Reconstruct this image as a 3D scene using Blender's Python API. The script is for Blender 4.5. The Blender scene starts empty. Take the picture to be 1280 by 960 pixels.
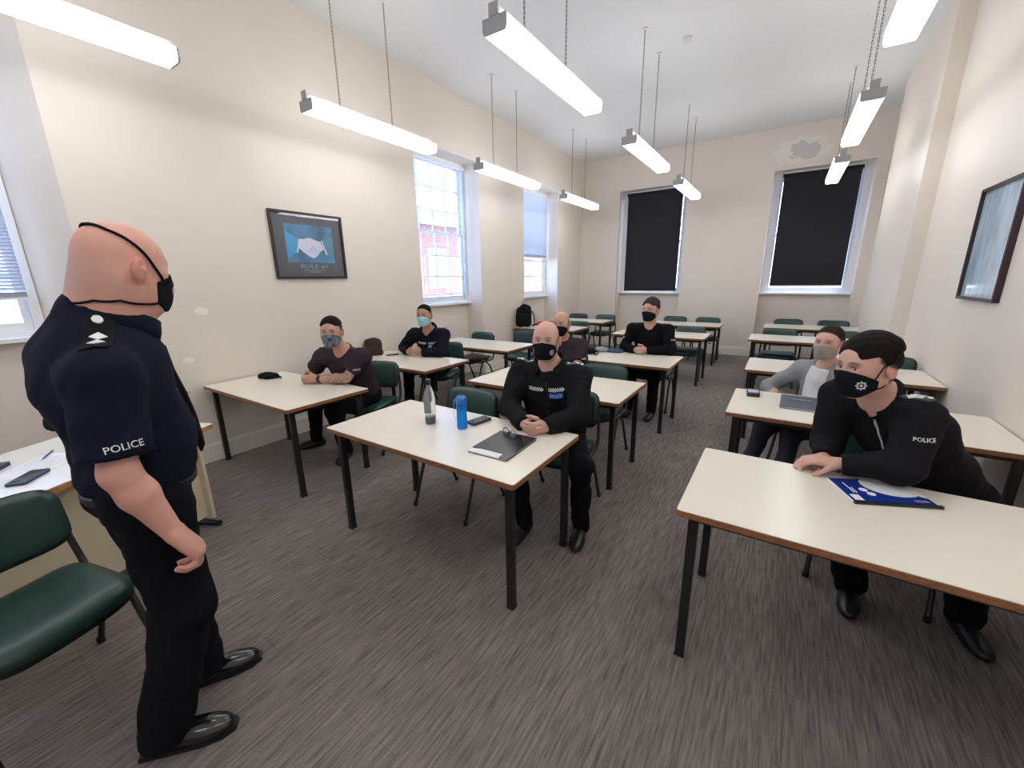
import bpy, bmesh, math, random
import numpy as np
from mathutils import Vector, Matrix

SC = bpy.context.scene
COL = SC.collection
rnd = random.Random(7)

# ------------------------------------------------------------------ camera
def cam_setup():
    yaw, pitch, roll = [math.radians(a) for a in (33.499, 14.471, -0.876)]
    f0 = Vector((-math.sin(yaw), math.cos(yaw), 0)); r0 = Vector((math.cos(yaw), math.sin(yaw), 0)); u0 = Vector((0, 0, 1))
    fw = f0*math.cos(pitch) - u0*math.sin(pitch); up = u0*math.cos(pitch) + f0*math.sin(pitch)
    r = r0*math.cos(roll) + up*math.sin(roll); u = -r0*math.sin(roll) + up*math.cos(roll)
    cd = bpy.data.cameras.new('camera'); cd.sensor_width = 36.0; cd.sensor_fit = 'HORIZONTAL'
    cd.lens = 505.82/1280*36; cd.clip_start = 0.02; cd.clip_end = 200
    o = bpy.data.objects.new('camera', cd); COL.objects.link(o)
    m = Matrix((r, u, -fw)).transposed().to_4x4(); m.translation = Vector((0, 0, 1.618))
    o.matrix_world = m
    SC.camera = o
cam_setup()

# ------------------------------------------------------------------ world, sun, exposure
def world_setup():
    w = bpy.data.worlds.new('sky'); SC.world = w; w.use_nodes = True
    nt = w.node_tree; nt.nodes.clear()
    out = nt.nodes.new('ShaderNodeOutputWorld'); bg = nt.nodes.new('ShaderNodeBackground')
    tc = nt.nodes.new('ShaderNodeTexCoord'); sx = nt.nodes.new('ShaderNodeSeparateXYZ')
    cr = nt.nodes.new('ShaderNodeValToRGB')
    cr.color_ramp.elements[0].position = 0.0; cr.color_ramp.elements[0].color = (0.58, 0.72, 0.96, 1)
    cr.color_ramp.elements[1].position = 0.6; cr.color_ramp.elements[1].color = (0.30, 0.52, 0.98, 1)
    nt.links.new(tc.outputs['Generated'], sx.inputs[0]); nt.links.new(sx.outputs['Z'], cr.inputs[0])
    nt.links.new(cr.outputs[0], bg.inputs[0]); bg.inputs[1].default_value = 7.0
    nt.links.new(bg.outputs[0], out.inputs[0])
world_setup()
sd = bpy.data.lights.new('sun', 'SUN'); sd.energy = 14.0; sd.angle = math.radians(0.6); sd.color = (1.0, 0.95, 0.86)
so = bpy.data.objects.new('sun', sd); COL.objects.link(so)
so.rotation_euler = Vector((-0.30, -0.45, -1.15)).to_track_quat('-Z', 'Y').to_euler()
so.location = (6, 14, 9)
vs = SC.view_settings
vs.view_transform = 'Standard'; vs.look = 'None'; vs.gamma = 1.0; vs.use_curve_mapping = False
vs.exposure = 0.46
LAMP = 7.5          # radiance of the fluorescent diffusers

# ------------------------------------------------------------------ materials
MATS = {}
def mat(name, col, rough=0.6, metal=0.0, spec=0.5, noise=None, bump=None, emit=None, coat=0.0, attr=False, stretch=(1, 1, 1), alpha_mix=None):
    m = bpy.data.materials.new(name); m.use_nodes = True; nt = m.node_tree
    b = nt.nodes['Principled BSDF']
    c = tuple(col)+(1,) if len(col) == 3 else col
    b.inputs['Base Color'].default_value = c; b.inputs['Roughness'].default_value = rough
    b.inputs['Metallic'].default_value = metal; b.inputs['Specular IOR Level'].default_value = spec
    b.inputs['Coat Weight'].default_value = coat
    if emit:
        b.inputs['Emission Color'].default_value = tuple(emit[0])+(1,); b.inputs['Emission Strength'].default_value = emit[1]
    if noise or bump:
        tc = nt.nodes.new('ShaderNodeTexCoord'); mp = nt.nodes.new('ShaderNodeMapping')
        mp.inputs['Scale'].default_value = stretch
        nt.links.new(tc.outputs['Object'], mp.inputs[0])
    src = None
    if attr:
        at = nt.nodes.new('ShaderNodeAttribute'); at.attribute_name = 'Col'
        nt.links.new(at.outputs['Color'], b.inputs['Base Color']); src = at.outputs['Color']
    if noise:
        scale, amt = noise
        n = nt.nodes.new('ShaderNodeTexNoise'); n.inputs['Scale'].default_value = scale; n.inputs['Detail'].default_value = 5
        nt.links.new(mp.outputs[0], n.inputs['Vector'])
        mx = nt.nodes.new('ShaderNodeMix'); mx.data_type = 'RGBA'; mx.blend_type = 'MULTIPLY'; mx.inputs[0].default_value = 1
        cr = nt.nodes.new('ShaderNodeValToRGB')
        lo = max(0, 1-amt); hi = 1+amt*0.5
        cr.color_ramp.elements[0].position = .3; cr.color_ramp.elements[0].color = (lo, lo, lo, 1)
        cr.color_ramp.elements[1].position = .7; cr.color_ramp.elements[1].color = (hi, hi, hi, 1)
        nt.links.new(n.outputs['Fac'], cr.inputs[0]); nt.links.new(cr.outputs[0], mx.inputs[7])
        if src: nt.links.new(src, mx.inputs[6])
        else: mx.inputs[6].default_value = c
        nt.links.new(mx.outputs[2], b.inputs['Base Color'])
    if bump:
        scale, st = bump
        n2 = nt.nodes.new('ShaderNodeTexNoise'); n2.inputs['Scale'].default_value = scale; n2.inputs['Detail'].default_value = 4
        nt.links.new(mp.outputs[0], n2.inputs['Vector'])
        bp = nt.nodes.new('ShaderNodeBump'); bp.inputs['Strength'].default_value = st; bp.inputs['Distance'].default_value = 0.01
        nt.links.new(n2.outputs['Fac'], bp.inputs['Height']); nt.links.new(bp.outputs[0], b.inputs['Normal'])
    MATS[name] = m
    return m

def wall_mat():
    # cream paint; a few chips of bare white filler
    m = mat('wall_paint', (0.77, 0.655, 0.50), rough=0.45, spec=0.35)
    nt = m.node_tree; b = nt.nodes['Principled BSDF']
    geo = nt.nodes.new('ShaderNodeNewGeometry')
    n = nt.nodes.new('ShaderNodeTexNoise'); n.inputs['Scale'].default_value = 0.9; n.inputs['Detail'].default_value = 3
    nt.links.new(geo.outputs['Position'], n.inputs['Vector'])
    cr = nt.nodes.new('ShaderNodeValToRGB')
    cr.color_ramp.elements[0].position = .3; cr.color_ramp.elements[0].color = (0.74, 0.665, 0.585, 1)
    cr.color_ramp.elements[1].position = .7; cr.color_ramp.elements[1].color = (0.78, 0.71, 0.63, 1)
    nt.links.new(n.outputs['Fac'], cr.inputs[0])
    last = cr.outputs[0]
    def chip(last, c, r, col, edge=.35):
        sub = nt.nodes.new('ShaderNodeVectorMath'); sub.operation = 'SUBTRACT'; sub.inputs[1].default_value = c
        nt.links.new(geo.outputs['Position'], sub.inputs[0])
        dv = nt.nodes.new('ShaderNodeVectorMath'); dv.operation = 'DIVIDE'; dv.inputs[1].default_value = r
        nt.links.new(sub.outputs[0], dv.inputs[0])
        ln = nt.nodes.new('ShaderNodeVectorMath'); ln.operation = 'LENGTH'; nt.links.new(dv.outputs[0], ln.inputs[0])
        nn = nt.nodes.new('ShaderNodeTexNoise'); nn.inputs['Scale'].default_value = 6; nn.inputs['Detail'].default_value = 5
        nt.links.new(geo.outputs['Position'], nn.inputs['Vector'])
        ad = nt.nodes.new('ShaderNodeMath'); ad.operation = 'MULTIPLY_ADD'; ad.inputs[1].default_value = 1.6
        nt.links.new(nn.outputs['Fac'], ad.inputs[0]); nt.links.new(ln.outputs['Value'], ad.inputs[2])
        r2 = nt.nodes.new('ShaderNodeValToRGB')
        r2.color_ramp.elements[0].position = .0; r2.color_ramp.elements[0].color = (1, 1, 1, 1)
        r2.color_ramp.elements[1].position = .08; r2.color_ramp.elements[1].color = (0, 0, 0, 1)
        s = nt.nodes.new('ShaderNodeMath'); s.operation = 'SUBTRACT'; s.inputs[1].default_value = 1.55
        nt.links.new(ad.outputs[0], s.inputs[0]); nt.links.new(s.outputs[0], r2.inputs[0])
        mx = nt.nodes.new('ShaderNodeMix'); mx.data_type = 'RGBA'; mx.inputs[7].default_value = tuple(col)+(1,)
        nt.links.new(r2.outputs[0], mx.inputs[0]); nt.links.new(last, mx.inputs[6])
        return mx.outputs[2]
    last = chip(last, (-0.05, 9.64, 3.80), (.52, .3, .25), (0.80, 0.755, 0.70))
    last = chip(last, (0.0, 9.64, 3.79), (.30, .3, .17), (0.60, 0.57, 0.55))
    last = chip(last, (-4.31, 1.52, 1.39), (.3, .075, .055), (0.86, 0.82, 0.74))
    last = chip(last, (-4.31, 1.36, 0.97), (.3, .06, .03), (0.86, 0.82, 0.74))
    nt.links.new(last, b.inputs['Base Color'])
    n2 = nt.nodes.new('ShaderNodeTexNoise'); n2.inputs['Scale'].default_value = 5; n2.inputs['Detail'].default_value = 6
    nt.links.new(geo.outputs['Position'], n2.inputs['Vector'])
    bp = nt.nodes.new('ShaderNodeBump'); bp.inputs['Strength'].default_value = .12; bp.inputs['Distance'].default_value = 0.02
    nt.links.new(n2.outputs['Fac'], bp.inputs['Height']); nt.links.new(bp.outputs[0], b.inputs['Normal'])
    return m
M_WALL = wall_mat()
M_CEIL = mat('ceiling_paint', (0.76, 0.76, 0.76), rough=.7, noise=(.6, .05))
M_TRIM = mat('trim_gloss_white', (0.80, 0.76, 0.68), rough=.35)
M_FRAME = mat('window_white', (0.82, 0.83, 0.84), rough=.4)
M_TOP = mat('laminate_cream', (0.80, 0.745, 0.64), rough=.26, spec=.45)
M_EDGE = mat('wood_edge', (0.30, 0.125, 0.05), rough=.5, noise=(30, .35), stretch=(1, 1, 6))
M_BLACK = mat('black_metal', (0.012, 0.012, 0.013), rough=.38)
M_VINYL = mat('green_vinyl', (0.018, 0.052, 0.042), rough=.36, spec=.5, bump=(60, .06))
M_DARKPL = mat('dark_shell', (0.012, 0.014, 0.014), rough=.5)
M_DESK = mat('desk_panel', (0.66, 0.57, 0.40), rough=.5)
M_DESKEDGE = mat('desk_edge', (0.50, 0.25, 0.08), rough=.45, noise=(20, .25))
M_GREYM = mat('light_metal', (0.42, 0.42, 0.43), rough=.5)
M_CHAIN = mat('chain_steel', (0.23, 0.21, 0.18), rough=.4, metal=.8)
M_DIFF = mat('diffuser', (0.9, 0.9, 0.9), rough=.5, emit=((0.97, 0.985, 1.0), LAMP))
M_BLIND = mat('blackout_cloth', (0.013, 0.013, 0.020), rough=.8)
M_SLAT = mat('slat', (0.66, 0.70, 0.80), rough=.45)
M_PAPER = mat('paper', (0.84, 0.84, 0.86), rough=.7)
M_WHITE = mat('white_thread', (0.80, 0.80, 0.80), rough=.6)
M_SILVER = mat('silver_thread', (0.55, 0.56, 0.58), rough=.5)
M_BLUEB = mat('badge_blue', (0.045, 0.14, 0.62), rough=.5)
M_PHONE = mat('phone_black', (0.015, 0.017, 0.022), rough=.25)
M_NAVYPH = mat('phone_navy', (0.012, 0.03, 0.10), rough=.2)
def carpet():
    m = mat('carpet', (0.07, 0.064, 0.06), rough=.95, spec=.1)
    nt = m.node_tree; b = nt.nodes['Principled BSDF']
    geo = nt.nodes.new('ShaderNodeNewGeometry')
    oi = nt.nodes.new('ShaderNodeObjectInfo')
    mp = nt.nodes.new('ShaderNodeMapping'); mp.inputs['Scale'].default_value = (95, 5.5, 1)
    ad = nt.nodes.new('ShaderNodeVectorMath'); ad.operation = 'ADD'
    cmb = nt.nodes.new('ShaderNodeCombineXYZ')
    mu = nt.nodes.new('ShaderNodeMath'); mu.operation = 'MULTIPLY'; mu.inputs[1].default_value = 0.0
    nt.links.new(oi.outputs['Random'], mu.inputs[0]); nt.links.new(mu.outputs[0], cmb.inputs[1])
    nt.links.new(geo.outputs['Position'], ad.inputs[0]); nt.links.new(cmb.outputs[0], ad.inputs[1])
    nt.links.new(ad.outputs[0], mp.inputs[0])
    n = nt.nodes.new('ShaderNodeTexNoise'); n.inputs['Scale'].default_value = 1; n.inputs['Detail'].default_value = 3; n.inputs['Roughness'].default_value = .65
    nt.links.new(mp.outputs[0], n.inputs['Vector'])
    n3 = nt.nodes.new('ShaderNodeTexNoise'); n3.inputs['Scale'].default_value = 260; n3.inputs['Detail'].default_value = 2
    nt.links.new(geo.outputs['Position'], n3.inputs['Vector'])
    mixf = nt.nodes.new('ShaderNodeMath'); mixf.operation = 'MULTIPLY_ADD'; mixf.inputs[1].default_value = .35
    nt.links.new(n3.outputs['Fac'], mixf.inputs[0]); nt.links.new(n.outputs['Fac'], mixf.inputs[2])
    cr = nt.nodes.new('ShaderNodeValToRGB')
    cr.color_ramp.elements[0].position = .45; cr.color_ramp.elements[0].color = (0.100, 0.086, 0.079, 1)
    cr.color_ramp.elements[1].position = .90; cr.color_ramp.elements[1].color = (0.285, 0.245, 0.222, 1)
    nt.links.new(mixf.outputs[0], cr.inputs[0]); nt.links.new(cr.outputs[0], b.inputs['Base Color'])
    bp = nt.nodes.new('ShaderNodeBump'); bp.inputs['Strength'].default_value = .5; bp.inputs['Distance'].default_value = .004
    nt.links.new(mixf.outputs[0], bp.inputs['Height']); nt.links.new(bp.outputs[0], b.inputs['Normal'])
    return m
M_CARPET = carpet()
def glass():
    m = bpy.data.materials.new('pane_glass'); m.use_nodes = True; nt = m.node_tree; nt.nodes.clear()
    out = nt.nodes.new('ShaderNodeOutputMaterial'); tr = nt.nodes.new('ShaderNodeBsdfTransparent'); gl = nt.nodes.new('ShaderNodeBsdfGlossy')
    fr = nt.nodes.new('ShaderNodeLayerWeight'); mx = nt.nodes.new('ShaderNodeMixShader')
    tr.inputs[0].default_value = (.95, .97, 1, 1); gl.inputs['Roughness'].default_value = .02; fr.inputs[0].default_value = .12
    nt.links.new(fr.outputs['Facing'], mx.inputs[0]); nt.links.new(tr.outputs[0], mx.inputs[1]); nt.links.new(gl.outputs[0], mx.inputs[2])
    nt.links.new(mx.outputs[0], out.inputs[0]); return m
M_GLASS = glass()

# ------------------------------------------------------------------ helpers
def link(o, parent=None):
    COL.objects.link(o)
    if parent is not None: o.parent = parent
    return o
def tag(o, label=None, cat=None, group=None, kind=None):
    if label: o['label'] = label
    if cat: o['category'] = cat
    if group: o['group'] = group
    if kind: o['kind'] = kind
    return o
def empty(name, loc, rz=0, label=None, cat=None, group=None):
    o = bpy.data.objects.new(name, None); o.empty_display_size = .1
    o.location = loc; o.rotation_euler = (0, 0, rz); COL.objects.link(o)
    return tag(o, label, cat, group)
class MB:
    def __init__(s): s.v = []; s.f = []; s.smooth = set()
    def add(s, vs_, fs, smooth=False):
        n = len(s.v); s.v += [tuple(p) for p in vs_]
        for f in fs:
            if smooth: s.smooth.add(len(s.f))
            s.f.append(tuple(n+i for i in f))
        return s
    def box(s, x0, x1, y0, y1, z0, z1, M=None):
        c = [(x, y, z) for z in (z0, z1) for y in (y0, y1) for x in (x0, x1)]
        if M is not None: c = [tuple(M @ Vector(p)) for p in c]
        return s.add(c, [(0, 2, 3, 1), (4, 5, 7, 6), (0, 1, 5, 4), (2, 6, 7, 3), (0, 4, 6, 2), (1, 3, 7, 5)])
    def tube(s, pts, r, n=10, caps=True):
        pts = [Vector(p) for p in pts]; rs = r if isinstance(r, (list, tuple)) else [r]*len(pts)
        rings = []; prev = None
        for i, p in enumerate(pts):
            t = (pts[min(i+1, len(pts)-1)] - pts[max(i-1, 0)])
            if t.length < 1e-9: t = Vector((0, 0, 1))
            t.normalize()
            if prev is None:
                a = Vector((0, 0, 1)) if abs(t.z) < .9 else Vector((1, 0, 0)); u = t.cross(a).normalized()
            else:
                u = prev - t*prev.dot(t); u.normalize()
            w = t.cross(u); prev = u
            rings.append([p + (u*math.cos(2*math.pi*k/n) + w*math.sin(2*math.pi*k/n))*rs[i] for k in range(n)])
        vs_ = [q for r_ in rings for q in r_]; fs = []
        for i in range(len(rings)-1):
            for k in range(n):
                a = i*n+k; b = i*n+(k+1) % n
                fs.append((a, b, b+n, a+n))
        s.add(vs_, fs, True)
        if caps:
            s.add(rings[0], [tuple(range(n-1, -1, -1))]); s.add(rings[-1], [tuple(range(n))])
        return s
    def lathe(s, prof, n=24, c=(0, 0, 0)):
        vs_ = [(c[0]+r*math.cos(2*math.pi*k/n), c[1]+r*math.sin(2*math.pi*k/n), c[2]+z) for r, z in prof for k in range(n)]
        fs = [(i*n+k, i*n+(k+1) % n, (i+1)*n+(k+1) % n, (i+1)*n+k) for i in range(len(prof)-1) for k in range(n)]
        s.add(vs_, fs, True)
        m = len(prof)-1
        s.add(vs_[:n], [tuple(range(n-1, -1, -1))]); s.add(vs_[m*n:], [tuple(range(n))])
        return s
    def prism(s, poly, z0, z1, M=None):
        n = len(poly); c = [(x, y, z) for z in (z0, z1) for x, y in poly]
        if M is not None: c = [tuple(M @ Vector(p)) for p in c]
        return s.add(c, [tuple(range(n-1, -1, -1)), tuple(range(n, 2*n))] + [(i, (i+1) % n, n+(i+1) % n, n+i) for i in range(n)])
    def mesh(s, name):
        me = bpy.data.meshes.new(name); me.from_pydata(s.v, [], s.f)
        sm = np.zeros(len(s.f), dtype=bool)
        if s.smooth: sm[list(s.smooth)] = True
        me.polygons.foreach_set('use_smooth', sm); me.update(); return me
    def build(s, name, m, parent=None, bevel=0, label=None):
        me = s.mesh(name)
        if bevel:
            bm = bmesh.new(); bm.from_mesh(me)
            bmesh.ops.bevel(bm, geom=[e for e in bm.edges], offset=bevel, segments=2, affect='EDGES', profile=.6, clamp_overlap=True)
            bm.to_mesh(me); bm.free()
        me.materials.append(m)
        o = bpy.data.objects.new(name, me); link(o, parent)
        if label: o['label'] = label
        return o
def rrect(w, h, r, n=5):
    pts = []
    for cx, cy, a0 in ((w/2-r, h/2-r, 0), (-w/2+r, h/2-r, 90), (-w/2+r, -h/2+r, 180), (w/2-r, -h/2+r, 270)):
        for k in range(n+1):
            a = math.radians(a0+90*k/n); pts.append((cx+r*math.cos(a), cy+r*math.sin(a)))
    return pts
def copy_tree(o, parent=None):
    c = o.copy(); COL.objects.link(c); c.parent = parent
    for ch in list(o.children): copy_tree(ch, c)
    return c
_txt = {}
def text_mesh(s):
    # 2-D triangles of a word, height of capitals = 1, centred
    if s in _txt: return _txt[s]
    cu = bpy.data.curves.new('t', 'FONT'); cu.body = s; cu.resolution_u = 2
    ob = bpy.data.objects.new('t', cu); COL.objects.link(ob)
    dg = bpy.context.evaluated_depsgraph_get(); dg.update()
    me = bpy.data.meshes.new_from_object(ob.evaluated_get(dg))
    v = np.array([p.co[:2] for p in me.vertices]); fs = [tuple(p.vertices) for p in me.polygons]
    bpy.data.objects.remove(ob); bpy.data.curves.remove(cu); bpy.data.meshes.remove(me)
    lo, hi = v.min(0), v.max(0); h = hi[1]-lo[1]
    v = (v-(lo+hi)/2)/h
    _txt[s] = (v, fs); return _txt[s]
def flat_text(s, height, origin, u, v, name, m, parent=None, lift=.0006, width=None):
    p, fs = text_mesh(s); n = Vector(u).cross(Vector(v)).normalized()
    sx = height if width is None else width/(p[:, 0].max()-p[:, 0].min())
    b = MB(); vs_ = [Vector(origin)+Vector(u)*float(q[0])*sx+Vector(v)*float(q[1])*height+n*lift for q in p]
    b.add(vs_, fs); return b.build(name, m, parent)
# ------------------------------------------------------------------ room shell
XL, XR, YB, YF, ZC = -4.31, 1.19, 9.64, -4.2, 4.22
ND = 0.36           # niche depth
def struct(o): o['kind'] = 'structure'; return o
fl = struct(MB().box(XL-.5, XR+.3, YF-.2, YB+.5, -.12, -.008).build('floor', M_CARPET))
tl = .5; nx = int(math.ceil((XR-XL+.01)/tl)); YT = -3.36; ny = int(math.ceil((YB-YT)/tl))
def tile_mesh(w, d):
    b = MB(); g = .0004
    b.box(g, w-g, g, d-g, -.008, 0); me = b.mesh('carpet_tile'); me.materials.append(M_CARPET); return me
tcache = {}
for i in range(nx):
    for j in range(ny):
        x0 = XL+i*tl; y0 = YT+j*tl; w = min(tl, XR-x0); d = min(tl, YB-y0)
        if w < .02 or d < .02: continue
        k = (round(w, 3), round(d, 3))
        if k not in tcache: tcache[k] = tile_mesh(*k)
        o = bpy.data.objects.new('carpet_tile', tcache[k]); o.location = (x0, y0, 0); link(o, fl)
struct(MB().box(XL-.5, XR+.3, YF-.2, YB+.5, ZC, ZC+.15).build('ceiling', M_CEIL))
WT = .14            # wall beyond the niche back
NTOP = 3.42
W_L = [(-3.55, -2.15), (-.60, .845), (4.24, 5.63), (7.0, 8.43)]       # niches on the window wall (Y ranges); first one unseen, added for extra light
W_B = [(-3.37, -1.93), (-.43, 1.03)]                  # niches on the end wall (X ranges)
SILL = 1.26
def wall_left():
    b = MB(); x0 = XL-ND-WT; y = YF-.2
    for a, c in W_L:
        b.box(x0, XL, y, a, 0, ZC); b.box(x0, XL, a, c, NTOP, ZC); b.box(x0, XL-ND+.03, a, c, 0, SILL)
        y = c
    b.box(x0, XL-ND+.03, .63, .845, 0, NTOP)
    b.prism([(XL, .845), (XL-ND+.03, .845), (XL-ND+.03, .63)][::-1], 0, NTOP)
    b.box(x0, XL, y, YB+ND+WT, 0, ZC)
    struct(b.build('wall_left', M_WALL))
wall_left()
def wall_back():
    b = MB(); y1 = YB+ND+WT; x = XL
    for a, c in W_B:
        b.box(x, a, YB, y1, 0, ZC); b.box(a, c, YB, y1, NTOP+.08, ZC); b.box(a, c, YB+ND-.03, y1, 0, SILL+.02)
        x = c
    b.box(x, XR+.2, YB, y1, 0, ZC)
    struct(b.build('wall_back', M_WALL))
wall_back()
def wall_right():
    b = MB(); b.box(XR, XR+.2, YF-.2, YB, 0, ZC); b.box(XR-.14, XR, 6.23, 8.40, 0, ZC)
    struct(b.build('wall_right', M_WALL))
wall_right()
struct(MB().box(XL, XR, YF-.2, YF, 0, ZC).build('wall_front', M_WALL))
def skirting():
    def prof(b, x0, x1, y0, y1): b.box(x0, x1, y0, y1, 0, .15); 
    b = MB(); y = YF
    for a, c in W_L:
        b.box(XL, XL+.018, y, a, 0, .155); b.box(XL, XL+.010, y, a, .155, .172)
        b.box(XL-ND+.03, XL-ND+.048, a, c, 0, .16); y = c
    b.box(XL, XL+.018, y, YB, 0, .155); b.box(XL, XL+.010, y, YB, .155, .172)
    struct(b.build('baseboard_left', M_TRIM))
    b = MB(); x = XL
    for a, c in W_B:
        b.box(x, a, YB-.018, YB, 0, .155); b.box(x, a, YB-.010, YB, .155, .172); b.box(a, c, YB+ND-.048, YB+ND-.03, 0, .16); x = c
    b.box(x, XR, YB-.018, YB, 0, .16)
    struct(b.build('baseboard_back', M_TRIM))
    b = MB(); b.box(XR-.018, XR, YF, 6.23, 0, .155); b.box(XR-.010, XR, YF, 6.23, .155, .172); b.box(XR-.158, XR-.14, 6.212, 8.418, 0, .16); b.box(XR-.14, XR, 6.212, 6.23, 0, .16); b.box(XR-.018, XR, 8.42, YB, 0, .16)
    struct(b.build('baseboard_right', M_TRIM))
skirting()

# ---- windows.  Local frame: x across the opening (0..W), y into the wall, z up
def sash_window(name, W, z0, z1, M, cols=4, rows=3, fw_=.055):
    root = empty(name, M @ Vector((W/2, 0, z0))); root['kind'] = 'structure'
    inv = Matrix.Translation(-root.location) @ M
    def B(*lists):
        b = MB()
        for l in lists: b.box(*l, M=inv)
        return b
    zm = (z0+z1)/2
    B((0, fw_, 0, .10, z0, z1), (W-fw_, W, 0, .10, z0, z1), (fw_, W-fw_, 0, .10, z1-fw_, z1), (fw_, W-fw_, 0, .10, z0, z0+.04)).build('window_frame', M_FRAME, root)
    B((-.005, W+.005, -.07, .04, z0-.03, z0+.004)).build('window_sill', M_FRAME, root, bevel=.004)
    pm = None
    for k, (a, c, yo) in enumerate(((z0+.04, zm+.022, .035), (zm-.022, z1-fw_, .065))):
        x0, x1 = fw_, W-fw_; s = .042
        B((x0, x0+s, yo, yo+.028, a, c), (x1-s, x1, yo, yo+.028, a, c), (x0+s, x1-s, yo, yo+.028, a, a+(.065 if k == 0 else s)), (x0+s, x1-s, yo, yo+.028, c-s, c)).build('sash', M_FRAME, root)
        gx0, gx1 = x0+s, x1-s; gz0 = a+(.065 if k == 0 else s); gz1 = c-s; t = .018
        for i in range(1, cols):
            xx = gx0+(gx1-gx0)*i/cols; B((xx-t/2, xx+t/2, yo+.002, yo+.026, gz0, gz1)).build('glazing_bar', M_FRAME, root)
        for j in range(1, rows):
            zz = gz0+(gz1-gz0)*j/rows; B((gx0, gx1, yo+.003, yo+.025, zz-t/2, zz+t/2)).build('glazing_bar', M_FRAME, root)
        for i in range(cols):
            for j in range(rows):
                B((gx0+(gx1-gx0)*i/cols, gx0+(gx1-gx0)*(i+1)/cols, yo+.012, yo+.016, gz0+(gz1-gz0)*j/rows, gz0+(gz1-gz0)*(j+1)/rows)).build('pane', M_GLASS, root)
    return root
def mat_left(y0): # x local -> +Y world, y local -> -X world
    return Matrix(((0, -1, 0, XL-ND+.05), (1, 0, 0, y0), (0, 0, 1, 0), (0, 0, 0, 1)))
def mat_back(x0): # x local -> +X, y local -> +Y
    return Matrix(((1, 0, 0, x0), (0, 1, 0, YB+ND-.05), (0, 0, 1, 0), (0, 0, 0, 1)))
for i, (a, c) in enumerate(W_L): sash_window('window_%d' % (i+1), (c if i != 1 else .63)-a, SILL, NTOP, mat_left(a))
for i, (a, c) in enumerate(W_B): sash_window('window_%d' % (i+5), c-a, SILL+.02, NTOP+.08, mat_back(a), fw_=.102)

def venetian(a, c, zbot, ztop, tilt, label, gather=0, right_only=False):
    W = c-a-.10; root = empty('venetian_blind', (XL-ND+.095, (a+c)/2, ztop), 0, label, 'blind')
    MB().box(-.02, .02, -W/2, W/2, -.035, 0).build('head_rail', M_FRAME, root)
    b = MB(); hw = .0125
    b.add([(-hw*math.cos(tilt), -W/2, -hw*math.sin(tilt)), (hw*math.cos(tilt), -W/2, hw*math.sin(tilt)), (hw*math.cos(tilt), W/2, hw*math.sin(tilt)), (-hw*math.cos(tilt), W/2, -hw*math.sin(tilt))], [(0, 1, 2, 3)])
    b.add([(p[0]+.0003, p[1], p[2]-.0012) for p in b.v[:4]], [(3, 2, 1, 0)])
    me = b.mesh('slat'); me.materials.append(M_SLAT)
    z = -.05; n = 0
    while ztop+z > zbot+.02+gather*.004 and n < 110:
        o = bpy.data.objects.new('slat', me); o.location = (0, 0, z); link(o, root); z -= .024; n += 1
    for k in range(gather):
        o = bpy.data.objects.new('slat', me); o.location = (0, 0, zbot-ztop+.016+k*.004); link(o, root)
    MB().box(-.013, .013, -W/2, W/2, zbot-ztop, zbot-ztop+.014).build('bottom_rail', M_FRAME, root)
    for s in (-.33, .33):
        MB().tube([(0.014, s*W, -.03), (0.014, s*W, zbot-ztop+.01)], .0012, 5).build('ladder_cord', M_FRAME, root)
    MB().tube([(.024, W*.44, -.03), (.026, W*.44, -.8*(ztop-zbot))], .003, 6).build('tilt_wand', M_FRAME, root)
venetian(-.60, .63, 1.53, NTOP-.06, .9, 'white slatted blind half lowered in the window beside the standing person', 8)
venetian(*W_L[2], 1.40, NTOP-.06, .12, 'white slatted blind fully lowered with open slats, above the seat with the blue surgical mask', 0)
venetian(*W_L[3], 2.06, NTOP-.06, .95, 'white slatted blind let down halfway in the window above the black backpack', 10)
def roller(a, c, zbot, label, gapl, gapr):
    x0, x1 = a+gapl, c-gapr; ztop = NTOP+.03
    y = YB+ND-.10
    root = empty('roller_blind', ((x0+x1)/2, y, ztop), 0, label, 'blind', None); w = x1-x0
    MB().box(-w/2, w/2, -.003, .003, zbot-ztop, -.02).build('blackout_cloth', M_BLIND, root)
    MB().tube([(-w/2-.01, .0, .0), (w/2+.01, 0, 0)], .024, 14).build('roller_tube', M_BLIND, root)
    MB().box(-w/2-.035, w/2+.035, -.012, .05, .03, .05).build('cassette', M_FRAME, root)
    MB().box(-w/2, w/2, -.009, .009, zbot-ztop-.02, zbot-ztop+.006).build('bottom_bar', M_FRAME if gapl > .12 else M_BLIND, root)
    for s in (-1, 1): MB().box(s*(w/2+.012)-.006, s*(w/2+.012)+.006, -.03, .03, -.04, .03).build('bracket', M_BLACK, root)
    MB().tube([(w/2+.02, -.02, -.02), (w/2+.02, -.02, zbot-ztop+.02)], .0025, 6).build('pull_cord', M_FRAME, root)
roller(*W_B[0], 1.335, 'black roller blind pulled down to the sill, window by the corner with the backpack table', .11, .14)
roller(*W_B[1], 1.42, 'black roller blind stopping just short of the sill, below the peeling plaster patch', .155, .155)

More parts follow.
